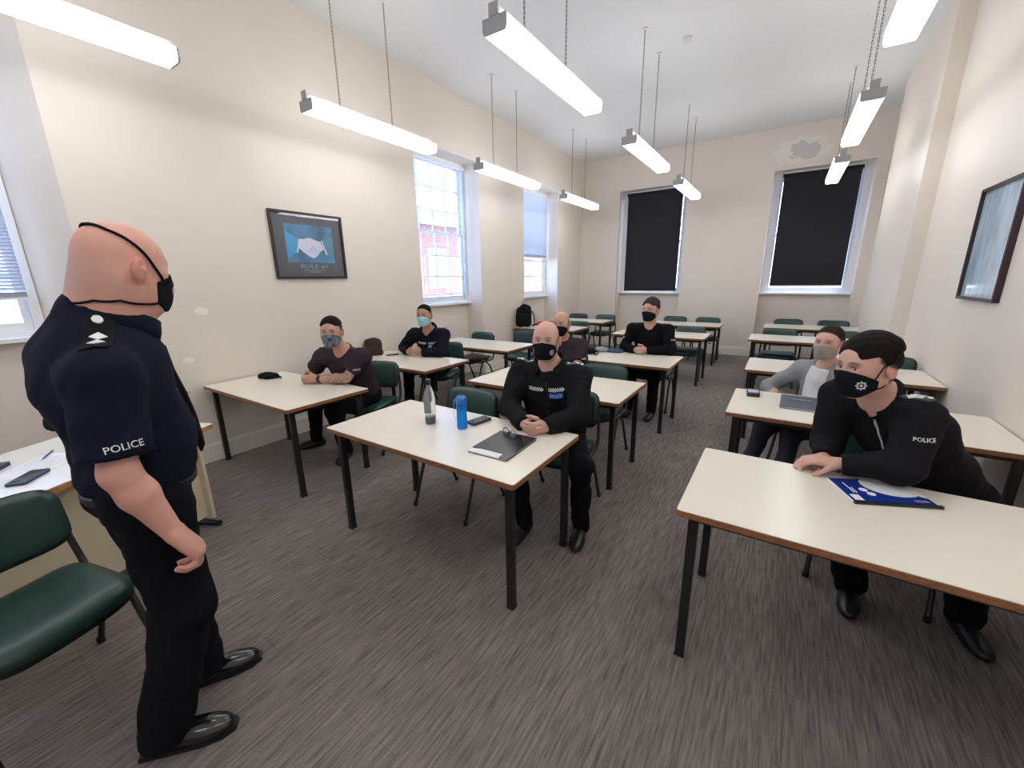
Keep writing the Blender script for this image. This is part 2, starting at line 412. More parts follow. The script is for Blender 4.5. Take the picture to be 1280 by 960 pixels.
# ---- outside: a brick house across the yard, grass-level ground
M_BRICK = mat('brick_wall', (0.47, 0.19, 0.13), rough=.9, noise=(3, .2))
M_OUTW = mat('house_window', (0.75, 0.75, 0.75), rough=.4)
M_OUTP = mat('house_pane', (0.25, 0.3, 0.36), rough=.1)
M_YARD = mat('yard_paving', (0.36, 0.34, 0.31), rough=.9, noise=(1.5, .2))
struct(MB().box(-60, 40, -40, 60, -4.3, -4.0).build('yard', M_YARD))
def house():
    r = empty('brick_house', (-22, 26, -4), 0, 'red brick house seen outside through the slatted blinds', 'building')
    MB().box(-5, 5, -14, 14, 0, 8.6).build('wall', M_BRICK, r)
    b = MB(); b.add([(-5.4, -14.4, 8.6), (5.4, -14.4, 8.6), (5.4, 14.4, 8.6), (-5.4, 14.4, 8.6), (0, -13, 10.6), (0, 13, 10.6)], [(0, 1, 4), (1, 2, 5, 4), (2, 3, 5), (3, 0, 4, 5), (3, 2, 1, 0)])
    b.build('roof', mat('slate', (.16, .17, .19), rough=.8), r)
    for k in range(7):
        for z in (1.2, 5.2):
            f = MB().box(5.0, 5.08, -12+k*4-.7, -12+k*4+.7, z, z+2.2).build('window', M_OUTW, r)
            MB().box(5.06, 5.1, -12+k*4-.58, -12+k*4+.58, z+.12, z+2.08).build('pane', M_OUTP, f)
house()

# ---- hanging lights
def chain_mesh(L):
    b = MB(); n = int(L/.027); p = L/n
    for i in range(n):
        z = L*(i+.5)/n; pts = []
        for k in range(9):
            a = 2*math.pi*k/8; x = .0065*math.cos(a); zz = (p*.72)*math.sin(a)
            pts.append((x, 0, z+zz) if i % 2 else (0, x, z+zz))
        b.tube(pts, .0021, 4, caps=False)
    me = b.mesh('chain'); me.materials.append(M_CHAIN); return me
ZL = 3.02; LW = .165; LL = 1.50
ch = chain_mesh(ZC-ZL-.135)
def light_proto():
    r = empty('hanging_light', (0, 0, ZL), 0, '-', 'ceiling light', '-')
    y0, y1 = 0, LL
    prof = [(-.072, 0), (.072, 0), (.0825, .02), (.0825, .082), (-.0825, .082), (-.0825, .02)]
    M = Matrix(((1, 0, 0, 0), (0, 0, 1, 0), (0, 1, 0, 0), (0, 0, 0, 1)))
    MB().prism(prof, .012, LL-.012, M).build('diffuser', M_DIFF, r)
    for a, c in ((0, .012), (LL-.012, LL)):
        MB().prism([(x*1.02, z*1.01-.0005) for x, z in prof], a, c, M).build('end_cap', M_GREYM, r)
    MB().box(-.034, .034, -.004, LL+.004, .0825, .125).build('spine', M_GREYM, r)
    MB().box(-.034, .034, -.006, -.004, .085, .148).build('bracket_tab', M_GREYM, r)
    for yy in (.34, .94):
        MB().box(-.012, .012, yy-.012, yy+.012, .125, .138).build('hook', M_CHAIN, r)
        o = bpy.data.objects.new('chain', ch); o.location = (0, yy, .135); link(o, r)
        MB().lathe([(.03, 0), (.028, .014)], 14, (0, yy, ZC-ZL-.0145)).build('ceiling_plate', M_CEIL, r)
    return r
lp = light_proto(); first = True
ORD = ('added fifth', 'fourth', 'third', 'second', 'first')
for x, ys, lab in ((-3.56, (-2.55, -.10, 2.30, 4.66, 7.16), 'chain hung white fluorescent light, slatted blind side row, %s from the black blind wall'),
                   (-1.61, (-2.6, -.18, 2.30, 4.80, 7.25), 'chain hung white fluorescent light, middle row, %s from the black blind wall'),
                   (.41, (-2.6, -.12, 2.38, 4.87, 7.18), 'chain hung white fluorescent light, blue picture side row, %s from the black blind wall')):
    for q, y in enumerate(ys):  # first lamp of each row is unseen, added to brighten camera-facing surfaces
        o = lp if first else copy_tree(lp); first = False
        o.location = (x, y, ZL); o['label'] = lab % ORD[q]; o['group'] = 'hanging lights in three rows'
d = empty('smoke_detector', (-1.28, 5.6, ZC), 0, 'small round smoke detector on the ceiling', 'smoke detector')
MB().lathe([(.03, -.05), (.045, -.035), (.05, -.02), (.05, 0)], 20).build('sensor_body', mat('detector', (.7, .68, .6), rough=.5), d)
MB().lathe([(.062, -.012), (.062, 0)], 20).build('mounting_plate', M_CEIL, d)

# ---- framed pictures
def poster():
    r = empty('framed_poster', (XL, 2.63, 1.66), 0, 'black framed handshake poster lettered RULE #1 on the cream wall', 'poster')
    W, Hh = .80, .665; f = .022
    def P(y0, y1, z0, z1, x0, x1): return MB().box(x0, x1, y0, y1, z0, z1)
    M_FR = mat('frame_black', (.015, .013, .012), rough=.3)
    b = MB(); b.box(0, .028, -W/2, W/2, 0, f); b.box(0, .028, -W/2, W/2, Hh-f, Hh); b.box(0, .028, -W/2, -W/2+f, f, Hh-f); b.box(0, .028, W/2-f, W/2, f, Hh-f)
    b.build('frame', M_FR, r)
    MB().box(0, .010, -W/2+f, W/2-f, f, Hh-f).build('mount', mat('mount_grey', (.10, .095, .105), rough=.35), r)
    px0, px1, pz0, pz1 = -.26, .27, .165, .545
    m = mat('print_blue', (.09, .30, .50), rough=.3, noise=(4, .6)); MB().box(.010, .0108, px0, px1, pz0, pz1).build('print', m, r)
    def shape(pts, name, mm, x): MB().prism(pts, x, x+.0004, Matrix(((0, 0, 1, 0), (1, 0, 0, 0), (0, 1, 0, 0), (0, 0, 0, 1)))).build(name, mm, r)
    shape([(-.26, .48), (-.12, .40), (-.15, .27), (-.26, .20)], 'printed_sleeve', mat('print_cyan', (.05, .42, .68), rough=.3), .0108)
    shape([(.27, .45), (.13, .40), (.19, .25), (.27, .22)], 'printed_sleeve', mat('print_teal', (.10, .30, .40), rough=.3), .0108)
    hm = mat('print_hand', (.80, .78, .86), rough=.3)
    shape([(-.115, .40), (-.06, .405), (.0, .42), (.06, .40), (.12, .385), (.155, .31), (.10, .275), (.07, .235), (.02, .21), (-.03, .235), (-.09, .275), (-.13, .31)], 'printed_hands', hm, .0112)
    sh = mat('print_hand_line', (.33, .33, .44), rough=.3)
    for k in range(4): shape([(-.02+.03*k, .27-.008*k), (-.012+.03*k, .275-.008*k), (.035+.03*k, .335-.02*k), (.028+.03*k, .337-.02*k)], 'printed_finger_line', sh, .0117)
    wm = mat('print_cuff', (.72, .76, .80), rough=.3)
    shape([(-.12, .405), (-.108, .405), (-.142, .262), (-.157, .266)], 'printed_cuff', wm, .0116)
    shape([(.125, .40), (.140, .40), (.192, .255), (.172, .25)], 'printed_cuff', wm, .0116)
    flat_text('RULE #1', .045, (.0105, .02, .125), (0, 1, 0), (0, 0, 1), 'title_lettering', mat('print_title', (.16, .46, .62), rough=.4), r, width=.30)
    for z, w in ((.083, .26), (.066, .13)): MB().box(.0101, .0105, .02-w/2, .02+w/2, z, z+.005).build('caption_line', mat('print_caption', (.48, .38, .36), rough=.5), r)
    m2 = M_GLASS
    MB().box(.014, .0155, -W/2+f, W/2-f, f, Hh-f).build('glass', m2, r)
poster()
def blue_picture():
    r = empty('framed_picture', (XR, 4.385, 1.42), 0, 'tall dark framed pale blue picture under reflecting glass', 'picture')
    W, Hh, f = .72, .80, .022
    b = MB(); b.box(-.035, 0, -W/2, W/2, 0, f); b.box(-.035, 0, -W/2, W/2, Hh-f, Hh); b.box(-.035, 0, -W/2, -W/2+f, f, Hh-f); b.box(-.035, 0, W/2-f, W/2, f, Hh-f)
    b.build('frame', mat('frame_mahogany', (.035, .014, .018), rough=.25), r)
    m = mat('reflection_pale_print', (.50, .62, .72), rough=.12, spec=.8, noise=(3.5, .35), stretch=(1, 3.5, .8), coat=.6)  # window reflections in the glass are put into this pale colour
    MB().box(-.014, 0, -W/2+f, W/2-f, f, Hh-f).build('print', m, r)
blue_picture()
s = empty('wall_socket', (-1.18, YB, .22), 0, 'white double wall socket low on the end wall', 'socket')
MB().box(-.075, .075, -.012, 0, -.04, .045).build('face_plate', M_TRIM, s, bevel=.003)
for q in (-.036, .036): MB().box(q-.016, q+.016, -.0135, -.012, -.02, .01).build('socket_holes', M_DARKPL, s)
# ------------------------------------------------------------------ tables and chairs
TZ = .73
def table(x, y, L, W, label, group=None, legs=True):
    r = empty('table', (x+L/2, y+W/2, 0), 0, label, 'table', group)
    MB().prism(rrect(L-.006, W-.006, .012, 3), TZ-.0025, TZ).build('tabletop', M_TOP, r)
    MB().prism(rrect(L, W, .014, 3), TZ-.027, TZ-.0024).build('edge_band', M_EDGE, r)
    ins = .062; t = .019
    b = MB(); b.box(-L/2+ins, L/2-ins, -W/2+ins-.012, -W/2+ins+.012, TZ-.062, TZ-.027); b.box(-L/2+ins, L/2-ins, W/2-ins-.012, W/2-ins+.012, TZ-.062, TZ-.027)
    b.box(-L/2+ins-.012, -L/2+ins+.012, -W/2+ins, W/2-ins, TZ-.062, TZ-.027); b.box(L/2-ins-.012, L/2-ins+.012, -W/2+ins, W/2-ins, TZ-.062, TZ-.027)
    b.build('under_frame', M_BLACK, r)
    for sx in (-1, 1):
        for sy in (-1, 1):
            cx, cy = sx*(L/2-ins), sy*(W/2-ins)
            lg = MB().box(cx-t, cx+t, cy-t, cy+t, .012, TZ-.027).build('leg', M_BLACK, r, bevel=.005)
            MB().box(cx-t-.001, cx+t+.001, cy-t-.001, cy+t+.001, 0, .016).build('foot_cap', M_DARKPL, lg)
    return r
TL_, TW = 1.418, .714
TAB = dict(T2=(-2.318, 1.358, TL_), T1=(-4.285, 1.414, 1.40), T5=(-4.29, 2.849, 1.35), T4=(-2.324, 2.770, TL_), T6=(-4.285, 4.232, 1.42), T8=(-2.289, 4.193, TL_),
           T9=(-2.315, 6.480, TL_), T10=(-2.33, 8.20, TL_), LA=(-4.29, 6.504, 1.28), LB=(-4.29, 7.98, 1.25),
           R1=(-.252, 1.539, TL_), R2=(-.235, 2.965, TL_), R3=(-.235, 4.505, TL_), R4=(-.358, 6.741, 1.40), R5=(-.24, 8.458, 1.40), R6=(.47, 5.62, .70))
TLAB = dict(T2='cream topped table carrying two drink bottles and a black clipboard', T1='cream topped table with a black pouch, under the handshake poster',
            T5='cream topped table with a brown shoulder bag on its wall end', T4='empty cream topped table right behind the table with the bottles',
            T6='empty cream topped table below the fully lowered slatted blind', T8='cream topped table with a black strapped bag and folded grey jacket',
            T9='empty cream topped table two rows in front of the narrow cornered black blind, middle column', T10='rearmost cream topped table of the middle column',
            LA='cream topped table carrying the black backpack', LB='rearmost cream topped table of the column by the slatted blinds',
            R1='cream topped table with a blue and white booklet', R2='cream topped table with a grey notebook and pen',
            R3='cream topped table right behind the person in the grey cardigan', R4='second rearmost cream topped table of the column by the blue picture wall',
            R5='rearmost cream topped table of the column by the blue picture wall', R6='small square cream table against the wall beyond the blue picture')
for k, (x, y, L) in TAB.items(): table(x, y, L, TW, TLAB[k], 'classroom tables in three columns')

def pad_mesh(name, w, h, t, cx, r=.07, nx=14, ny=10, edge=.8):
    # upholstered pad in XY, thickness t along z, curved by function cx(x,y)->z
    b = MB(); top = []; bot = []
    def sq(u, v):   # map square to rounded rectangle
        m = max(abs(u), abs(v))
        if m < 1e-6: return 0, 0
        p = 5.0; n = (abs(u)**p+abs(v)**p)**(1/p); k = m/n
        return u*k, v*k
    for side in (1, -1):
        for j in range(ny+1):
            for i in range(nx+1):
                u = -1+2*i/nx; v = -1+2*j/ny; a, c = sq(u, v)
                e = max(abs(u), abs(v)); th = t/2*(max(0, 1-e**6))**.5
                x, y = a*w/2, c*h/2
                b.v.append((x, y, cx(x, y)+side*th))
    N = (nx+1)*(ny+1)
    for s_ in (0, 1):
        for j in range(ny):
            for i in range(nx):
                a = s_*N+j*(nx+1)+i; q = (a, a+1, a+nx+2, a+nx+1)
                b.smooth.add(len(b.f)); b.f.append(q if s_ == 0 else q[::-1])
    me = b.mesh(name)
    bm = bmesh.new(); bm.from_mesh(me); bmesh.ops.remove_doubles(bm, verts=bm.verts, dist=1e-5); bm.to_mesh(me); bm.free()
    return me
def chair_proto():
    r = empty('stacking_chair', (0, 0, 0), 0, '-', 'chair', 'green stacking chairs')
    seat = pad_mesh('seat', .46, .43, .045, lambda x, y: .448+.03*(x/.23)**2*.5-.025*max(0, (-y-.12)/.1)**2+.012*y/.2)
    seat.materials.append(M_VINYL); o = bpy.data.objects.new('seat', seat); link(o, r)
    sh = pad_mesh('seat_shell', .465, .43, .02, lambda x, y: .428+.03*(x/.23)**2*.5-.025*max(0, (-y-.12)/.1)**2+.012*y/.2)
    sh.materials.append(M_DARKPL); o = bpy.data.objects.new('seat_shell', sh); link(o, r)
    for nm, off, th, mm in (('backrest', 0, .034, M_VINYL), ('back_shell', .016, .014, M_DARKPL)):
        me = pad_mesh(nm, .46+.005*(nm != 'backrest'), .27, th, lambda x, y: -.055*(x/.23)**2)
        me.materials.append(mm)
        M = Matrix.Translation((0, .232+off, .69)) @ Matrix.Rotation(math.radians(-10), 4, 'X') @ Matrix(((1, 0, 0, 0), (0, 0, 1, 0), (0, 1, 0, 0), (0, 0, 0, 1)))
        me.transform(M); me.flip_normals()
        o = bpy.data.objects.new(nm, me); link(o, r)
    for s in (-1, 1):
        x = s*.235
        MB().tube([(x*1.02, -.21, .012), (x, -.07, .40), (x, -.03, .425)], .0125, 10).build('leg', M_BLACK, r)
        MB().tube([(x*1.02, .25, .012), (x, .10, .34), (x, .0, .425)], .0125, 10).build('leg', M_BLACK, r)
        MB().tube([(x, -.16, .425), (x, .13, .425), (x, .17, .44), (x, .195, .50), (x*.97, .215, .60), (x*.80, .262, .78)], .0125, 10).build('back_upright', M_BLACK, r)
        for y in (-.212, .252): MB().lathe([(.016, 0), (.016, .03)], 10, (x*1.02, y, 0)).build('foot_cap', M_DARKPL, r)
    MB().tube([(-.235, -.13, .418), (.235, -.13, .418)], .010, 8).build('cross_bar', M_BLACK, r)
    MB().tube([(-.235, .12, .418), (.235, .12, .418)], .010, 8).build('cross_bar', M_BLACK, r)
    return r
cp = chair_proto()
CH = [  # seat centre x, y, turn, label
 (-2.17, .055, 106, 'large green vinyl chair standing with its back to the desk with phones'),
 (-1.86, 2.06, 0, 'empty green chair behind the table with the two bottles'),
 (-1.22, 2.42, 3, 'green chair occupied by the person at the table with the bottles'),
 (-3.32, 2.44, 18, 'green chair occupied by the person in the short sleeved purple-black shirt with grey mask'),
 (-3.62, 3.80, 15, 'green chair occupied by the person with the blue surgical mask'),
 (-1.335, 3.40, 0, 'empty green chair pushed in at the table behind the bottles table'),
 (-1.93, 3.90, 4, 'green chair occupied by the person half hidden behind the clipboard table sitter'),
 (-3.90, 4.84, -6, 'empty green chair by the wall at the table below the fully lowered slatted blind'),
 (-3.36, 5.36, 6, 'empty green chair pulled back in front of the backpack table'),
 (-1.28, 5.17, 0, 'green chair occupied by the person in the black long sleeved top'),
 (-3.25, 7.04, 0, 'empty green chair tucked behind the backpack table'),
 (-3.95, 8.62, 0, 'empty green chair at the rearmost slatted blind side table, wall end'),
 (-3.28, 8.60, 0, 'empty green chair at the rearmost slatted blind side table, aisle end'),
 (-1.22, 7.06, 0, 'empty green chair at the middle column table two rows behind the black long sleeved top'),
 (-1.84, 8.80, 0, 'empty green chair at the rearmost middle column table, inner end'),
 (-1.21, 8.78, 0, 'empty green chair at the rearmost middle column table, aisle end'),
 (.34, 3.86, -22, 'green chair occupied by the person in the grey cardigan'),
 (.56, 2.655, -8, 'green chair occupied by the person leaning over the booklet table'),
 (.02, 7.30, 0, 'empty green chair at the second rearmost table, aisle end, blue picture side'),
 (.76, 7.30, 0, 'empty green chair at the second rearmost table, wall end, blue picture side'),
 (.13, 9.00, 0, 'empty green chair at the rearmost table, aisle end, blue picture side'),
 (.80, 9.00, 0, 'empty green chair at the rearmost table, wall end, blue picture side'),
 (.93, 5.14, 0, 'empty green chair beside the small square table against the wall'),
]
for i, (x, y, a, lab) in enumerate(CH):
    o = cp if i == 0 else copy_tree(cp)
    o.location = (x, y, 0); o.rotation_euler = (0, 0, math.radians(a)); o['label'] = lab

# the speaker's desk, set askew
def desk():
    a = math.atan2(.91, -.42)      # direction of the long front edge
    r = empty('desk', (-3.04, 1.02, 0), a-math.pi/2-math.pi/2, 'cream desk with pale panels, phones and papers beside the standing person', 'desk')
    # local +x runs from the far end corner back towards the camera side along the front edge ; build in world then convert
    d = Vector((.42, -.91, 0)).normalized(); n = Vector((-.91, -.42, 0)).normalized()
    r.rotation_euler = (0, 0, math.atan2(d.y, d.x))
    # local x = d, local y = rot90(d) = (.91,.42) -> n = -y
    L, W = 1.50, .76
    MB().prism([(x+L/2, y-W/2) for x, y in rrect(L-.006, W-.006, .015, 3)], TZ-.003, TZ).build('desktop', M_TOP, r)
    MB().prism([(x+L/2, y-W/2) for x, y in rrect(L, W, .018, 3)], TZ-.03, TZ-.0029).build('edge_band', M_DESKEDGE, r)
    MB().box(.06, L-.06, -.14, -.12, .08, TZ-.03).build('modesty_panel', M_DESK, r)
    for x in (.05, L-.09):
        MB().box(x, x+.022, -.66, -.08, .06, TZ-.03).build('end_panel', M_DESK, r)
        f = MB().tube([(x+.012, -.70, .022), (x+.012, -.05, .022)], .02, 8); f.build('foot_bar', M_BLACK, r)
    return d, n
DD, DN = desk()
# ------------------------------------------------------------------ people: smooth-union solids meshed by surface nets
V3 = lambda *a: np.array(a, dtype=float)
def nrm(v): v = np.asarray(v, float); return v/np.linalg.norm(v)
def cap(a, b, ra, rb=None, k=.03, cuts=(), op='u'):
    return dict(t='c', a=np.asarray(a, float), b=np.asarray(b, float), ra=ra, rb=ra if rb is None else rb, k=k, cuts=cuts, op=op)
def ell(c, rad, R=None, k=.03, cuts=(), op='u'):
    return dict(t='e', c=np.asarray(c, float), r=np.asarray(rad, float), R=np.eye(3) if R is None else R, k=k, cuts=cuts, op=op)
def pbox(p):
    if p['t'] == 'c':
        m = max(p['ra'], p['rb']); return np.minimum(p['a'], p['b'])-m, np.maximum(p['a'], p['b'])+m
    e = np.sqrt(((p['R']*p['r'][None, :])**2).sum(1)); return p['c']-e, p['c']+e
def pdist(p, X, Y, Z, infl=0.):
    if p['t'] == 'c':
        a, b = p['a'], p['b']; ab = b-a; L2 = max(ab@ab, 1e-9)
        x, y, z = X-a[0], Y-a[1], Z-a[2]
        t = np.clip((x*ab[0]+y*ab[1]+z*ab[2])/L2, 0, 1)
        d = np.sqrt((x-t*ab[0])**2+(y-t*ab[1])**2+(z-t*ab[2])**2)-(p['ra']+(p['rb']-p['ra'])*t+infl)
    else:
        c, R, r = p['c'], p['R'], p['r']+infl
        x, y, z = X-c[0], Y-c[1], Z-c[2]
        q = [x*R[0, i]+y*R[1, i]+z*R[2, i] for i in range(3)]
        k0 = np.sqrt((q[0]/r[0])**2+(q[1]/r[1])**2+(q[2]/r[2])**2)
        k1 = np.sqrt((q[0]/r[0]**2)**2+(q[1]/r[1]**2)**2+(q[2]/r[2]**2)**2)+1e-9
        d = k0*(k0-1)/k1
    for n, cc in p['cuts']: d = np.maximum(d, X*n[0]+Y*n[1]+Z*n[2]-cc)
    return d
def comb(D, d, k, op):
    if op == 's':
        d = -d; h = np.maximum(k-np.abs(D-d), 0)/k; return np.maximum(D, d)+h*h*k*.25
    h = np.maximum(k-np.abs(D-d), 0)/k; return np.minimum(D, d)-h*h*k*.25
def folds(X, Y, Z, amp, s):
    return amp*(np.sin(37*X+21*Z+9*Y+s)*.5+np.sin(61*Z-23*Y+14*X+2*s)*.35+np.sin(18*Y+44*X-30*Z+3*s)*.4+np.sin(95*Z+60*X*np.sin(7*Y+s)+31*Y)*.22+np.sin(83*X-70*Z+40*Y+5*s)*.18)
class Solid:
    def __init__(s, prims, infl=0., gcuts=(), fold=0., seed=0): s.p = prims; s.infl = infl; s.g = gcuts; s.fold = fold; s.seed = seed
    def at(s, P):
        P = np.atleast_2d(P); X, Y, Z = P[:, 0], P[:, 1], P[:, 2]; D = np.full(len(P), .5)
        for p in s.p: D = comb(D, pdist(p, X, Y, Z, s.infl if p['op'] == 'u' else 0), p['k'], p['op'])
        if s.fold: D = D+folds(X, Y, Z, s.fold, s.seed)
        for n, c in s.g: D = np.maximum(D, X*n[0]+Y*n[1]+Z*n[2]-c)
        return D
    def march(s, o, d, tmax=.6):
        # from outside point o along d to the surface
        o = np.asarray(o, float); d = nrm(d); t = 0.
        for _ in range(80):
            h = float(s.at(o+d*t)[0])
            if h < .0004 or t > tmax: break
            t += max(h*.7, .0004)
        return o+d*t
    def normal(s, p):
        e = .004; g = [s.at(p+np.eye(3)[i]*e)[0]-s.at(p-np.eye(3)[i]*e)[0] for i in range(3)]
        return nrm(g)
    def mesh(s, vox):
        lo = np.min([pbox(p)[0] for p in s.p if p['op'] == 'u'], 0)-s.infl-3*vox
        hi = np.max([pbox(p)[1] for p in s.p if p['op'] == 'u'], 0)+s.infl+3*vox
        n = np.ceil((hi-lo)/vox).astype(int)+1
        ax = [(lo[i]+vox*np.arange(n[i])).astype(np.float32) for i in range(3)]
        D = np.full(n, .1, np.float32)
        for p in s.p:
            a, b = pbox(p); pad = p['k']+4*vox+s.infl
            i0 = np.maximum(((a-pad-lo)/vox).astype(int), 0); i1 = np.minimum(((b+pad-lo)/vox).astype(int)+2, n)
            X = ax[0][i0[0]:i1[0], None, None]; Y = ax[1][None, i0[1]:i1[1], None]; Z = ax[2][None, None, i0[2]:i1[2]]
            sl = tuple(slice(i0[i], i1[i]) for i in range(3))
            D[sl] = comb(D[sl], pdist(p, X, Y, Z, s.infl if p['op'] == 'u' else 0), p['k'], p['op'])
        X = ax[0][:, None, None]; Y = ax[1][None, :, None]; Z = ax[2][None, None, :]
        if s.fold: D += folds(X, Y, Z, s.fold, s.seed).astype(np.float32)
        for nn, c in s.g: D = np.maximum(D, (X*nn[0]+Y*nn[1]+Z*nn[2]-c).astype(np.float32))
        D[D == 0] = 1e-6
        S = D < 0
        nx, ny, nz = [k-1 for k in D.shape]
        cnt = np.zeros((nx, ny, nz), np.int8); sub = lambda A, i, j, k: A[i:i+nx, j:j+ny, k:k+nz]
        for i in (0, 1):
            for j in (0, 1):
                for k in (0, 1): cnt += sub(S, i, j, k)
        act = (cnt > 0) & (cnt < 8); idx = np.argwhere(act); N = len(idx)
        vid = np.full(act.shape, -1, np.int64); vid[act] = np.arange(N)
        acc = np.zeros((N, 3)); c = np.zeros(N)
        I, J, K = idx.T
        for axn in range(3):
            o1, o2 = [q for q in range(3) if q != axn]
            for u in (0, 1):
                for v in (0, 1):
                    A = [0, 0, 0]; A[o1] = u; A[o2] = v; Bq = list(A); Bq[axn] = 1
                    d0 = D[I+A[0], J+A[1], K+A[2]]; d1 = D[I+Bq[0], J+Bq[1], K+Bq[2]]
                    m = (d0 < 0) != (d1 < 0); t = np.where(m, d0/np.where(m, d0-d1, 1), 0)
                    pos = np.tile(np.array(A, float), (N, 1)); pos[:, axn] = t
                    acc[m] += pos[m]; c[m] += 1
        P = (idx+acc/np.maximum(c, 1)[:, None])*vox+lo
        quads = []
        for axn in range(3):
            o1, o2 = [(1, 2), (2, 0), (0, 1)][axn]
            s0 = [slice(0, -1) if q == axn else slice(1, -1) for q in range(3)]; s1 = [slice(1, None) if q == axn else slice(1, -1) for q in range(3)]
            a = S[tuple(s0)]; b = S[tuple(s1)]
            for flip, mk in ((0, a & ~b), (1, ~a & b)):
                e = np.argwhere(mk)
                if not len(e): continue
                for q in range(3):
                    if q != axn: e[:, q] += 1
                def cell(d1, d2):
                    f = e.copy(); f[:, o1] -= d1; f[:, o2] -= d2; return vid[f[:, 0], f[:, 1], f[:, 2]]
                q4 = np.stack([cell(1, 1), cell(0, 1), cell(0, 0), cell(1, 0)], 1)
                quads.append(q4[:, ::-1] if flip else q4)
        return P, np.concatenate(quads)
def add_solid(sol, vox, name, m, root, colfn=None, relax=2):
    P, Q = sol.mesh(vox)
    # light smoothing keeps the grid from showing
    for _ in range(relax):
        A = np.zeros_like(P); c = np.zeros(len(P))
        for i in range(4):
            a, b = Q[:, i], Q[:, (i+1) % 4]
            np.add.at(A, a, P[b]); np.add.at(c, a, 1); np.add.at(A, b, P[a]); np.add.at(c, b, 1)
        P = P*.5+.5*A/np.maximum(c, 1)[:, None]
    org = np.array(root.location)
    me = bpy.data.meshes.new(name)
    me.vertices.add(len(P)); me.vertices.foreach_set('co', (P-org).astype(np.float32).ravel())
    me.loops.add(len(Q)*4); me.loops.foreach_set('vertex_index', Q.astype(np.int32).ravel())
    me.polygons.add(len(Q)); me.polygons.foreach_set('loop_start', np.arange(0, len(Q)*4, 4, dtype=np.int32))
    me.polygons.foreach_set('use_smooth', np.ones(len(Q), dtype=bool))
    me.update(calc_edges=True); me.validate()
    if colfn is not None:
        C = np.ones((len(P), 4), np.float32); C[:, :3] = colfn(P)
        at = me.color_attributes.new('Col', 'FLOAT_COLOR', 'POINT'); at.data.foreach_set('color', C.ravel())
    me.materials.append(m)
    o = bpy.data.objects.new(name, me); link(o, root); return o
def patch(sol, root, polys, o, u, v, name, m, lift=.0015, thick=.002, label=None, parent=None, sub=0):
    # flat shapes (2-D verts, faces) laid on a solid's surface around point o
    u = nrm(u); v = np.asarray(v, float); v = nrm(v-u*(v@u)); n = np.cross(u, v)
    V, Fs = polys; V = np.asarray(V, float)
    P = []
    for x, y in V:
        q = o+u*x+v*y+n*.04
        for _ in range(14):
            if sol.at(q)[0] > 0: break
            q = q+n*.006
        P.append(sol.march(q, -n, .25)+n*lift)
    P = np.array(P)-np.array(root.location); k = len(P)
    b = MB(); back = P-n*thick
    fs = [tuple(f) for f in Fs]+[tuple(i+k for i in f[::-1]) for f in Fs]
    ec = {}
    for f in Fs:
        for i in range(len(f)):
            e = (f[i], f[(i+1) % len(f)]); ec[e] = 1
    for (a, c) in list(ec):
        if (c, a) not in ec: fs.append((c, a, a+k, c+k))
    b.add(list(P)+list(back), fs)
    ob = b.build(name, m, parent if parent is not None else root, label=label)
    return ob
def gridpoly(w, h, nx=6, ny=6, round_=0):
    V = [(-w/2+w*i/nx, -h/2+h*j/ny) for j in range(ny+1) for i in range(nx+1)]
    if round_: V = [(x*(1-round_*abs(2*y/h)**4), y*(1-round_*abs(2*x/w)**4)) for x, y in V]
    return V, [(j*(nx+1)+i, j*(nx+1)+i+1, (j+1)*(nx+1)+i+1, (j+1)*(nx+1)+i) for j in range(ny) for i in range(nx)]
def discpoly(r, n=12):
    V = [(0, 0)]+[(r*math.cos(2*math.pi*k/n), r*math.sin(2*math.pi*k/n)) for k in range(n)]
    return V, [(0, 1+k, 1+(k+1) % n) for k in range(n)]
def starpoly(R, r, n=8, hole=0):
    pts = []
    for k in range(2*n):
        a = math.pi*k/n+math.pi/2; q = R if k % 2 == 0 else r; pts.append((q*math.cos(a), q*math.sin(a)))
    inn = [(hole*math.cos(math.pi*k/n+math.pi/2), hole*math.sin(math.pi*k/n+math.pi/2)) for k in range(2*n)]
    N = 2*n
    return pts+inn, [(k, (k+1) % N, N+(k+1) % N, N+k) for k in range(N)]
def textpoly(s, h, w=None):
    p, fs = text_mesh(s); q = p.copy(); sx = h if w is None else w/(p[:, 0].max()-p[:, 0].min())
    q[:, 0] *= sx; q[:, 1] *= h; return q, fs

M_SKIN = mat('skin', (.5, .3, .22), rough=.5, attr=True, bump=(90, .08), spec=.4)
M_EYE = mat('eye', (.5, .5, .5), rough=.15, attr=True)
def cloth(name, c, rough=.9, **k): return mat(name, c, rough=rough, bump=(140, .18), spec=.12, **k)
M_NAVY = cloth('navy_shirt', (.0075, .0095, .022), .85)
M_TROU = cloth('black_trousers', (.006, .006, .009))
M_JACK = cloth('black_jacket', (.0115, .0110, .0130), .85)
M_POLO = cloth('plum_black_polo', (.040, .028, .037))
M_TOP5 = cloth('black_jersey', (.006, .006, .008))
M_NAVY3 = cloth('navy_jacket', (.008, .009, .019))
M_CARD = cloth('grey_cardigan', (.27, .28, .29))
M_TEE = cloth('white_blouse', (.72, .69, .70))
M_GTRO = cloth('charcoal_trousers', (.045, .046, .060))
M_MASKB = cloth('mask_black', (.008, .009, .015))
M_MASKG = mat('mask_camo', (.17, .20, .24), rough=.85, noise=(32, .8))
M_MASKS = cloth('mask_surgical', (.36, .66, .74))
M_MASKT = cloth('mask_taupe', (.33, .28, .255))
M_SHOE = mat('polished_leather', (.009, .009, .010), rough=.16, spec=.6, coat=.5)
M_BOOT = mat('black_leather', (.010, .010, .011), rough=.35)
M_HAIRD = mat('dark_brown_hair', (.012, .0075, .006), rough=.75, spec=.12, bump=(70, .8), noise=(50, .5), stretch=(1, 1, .35))
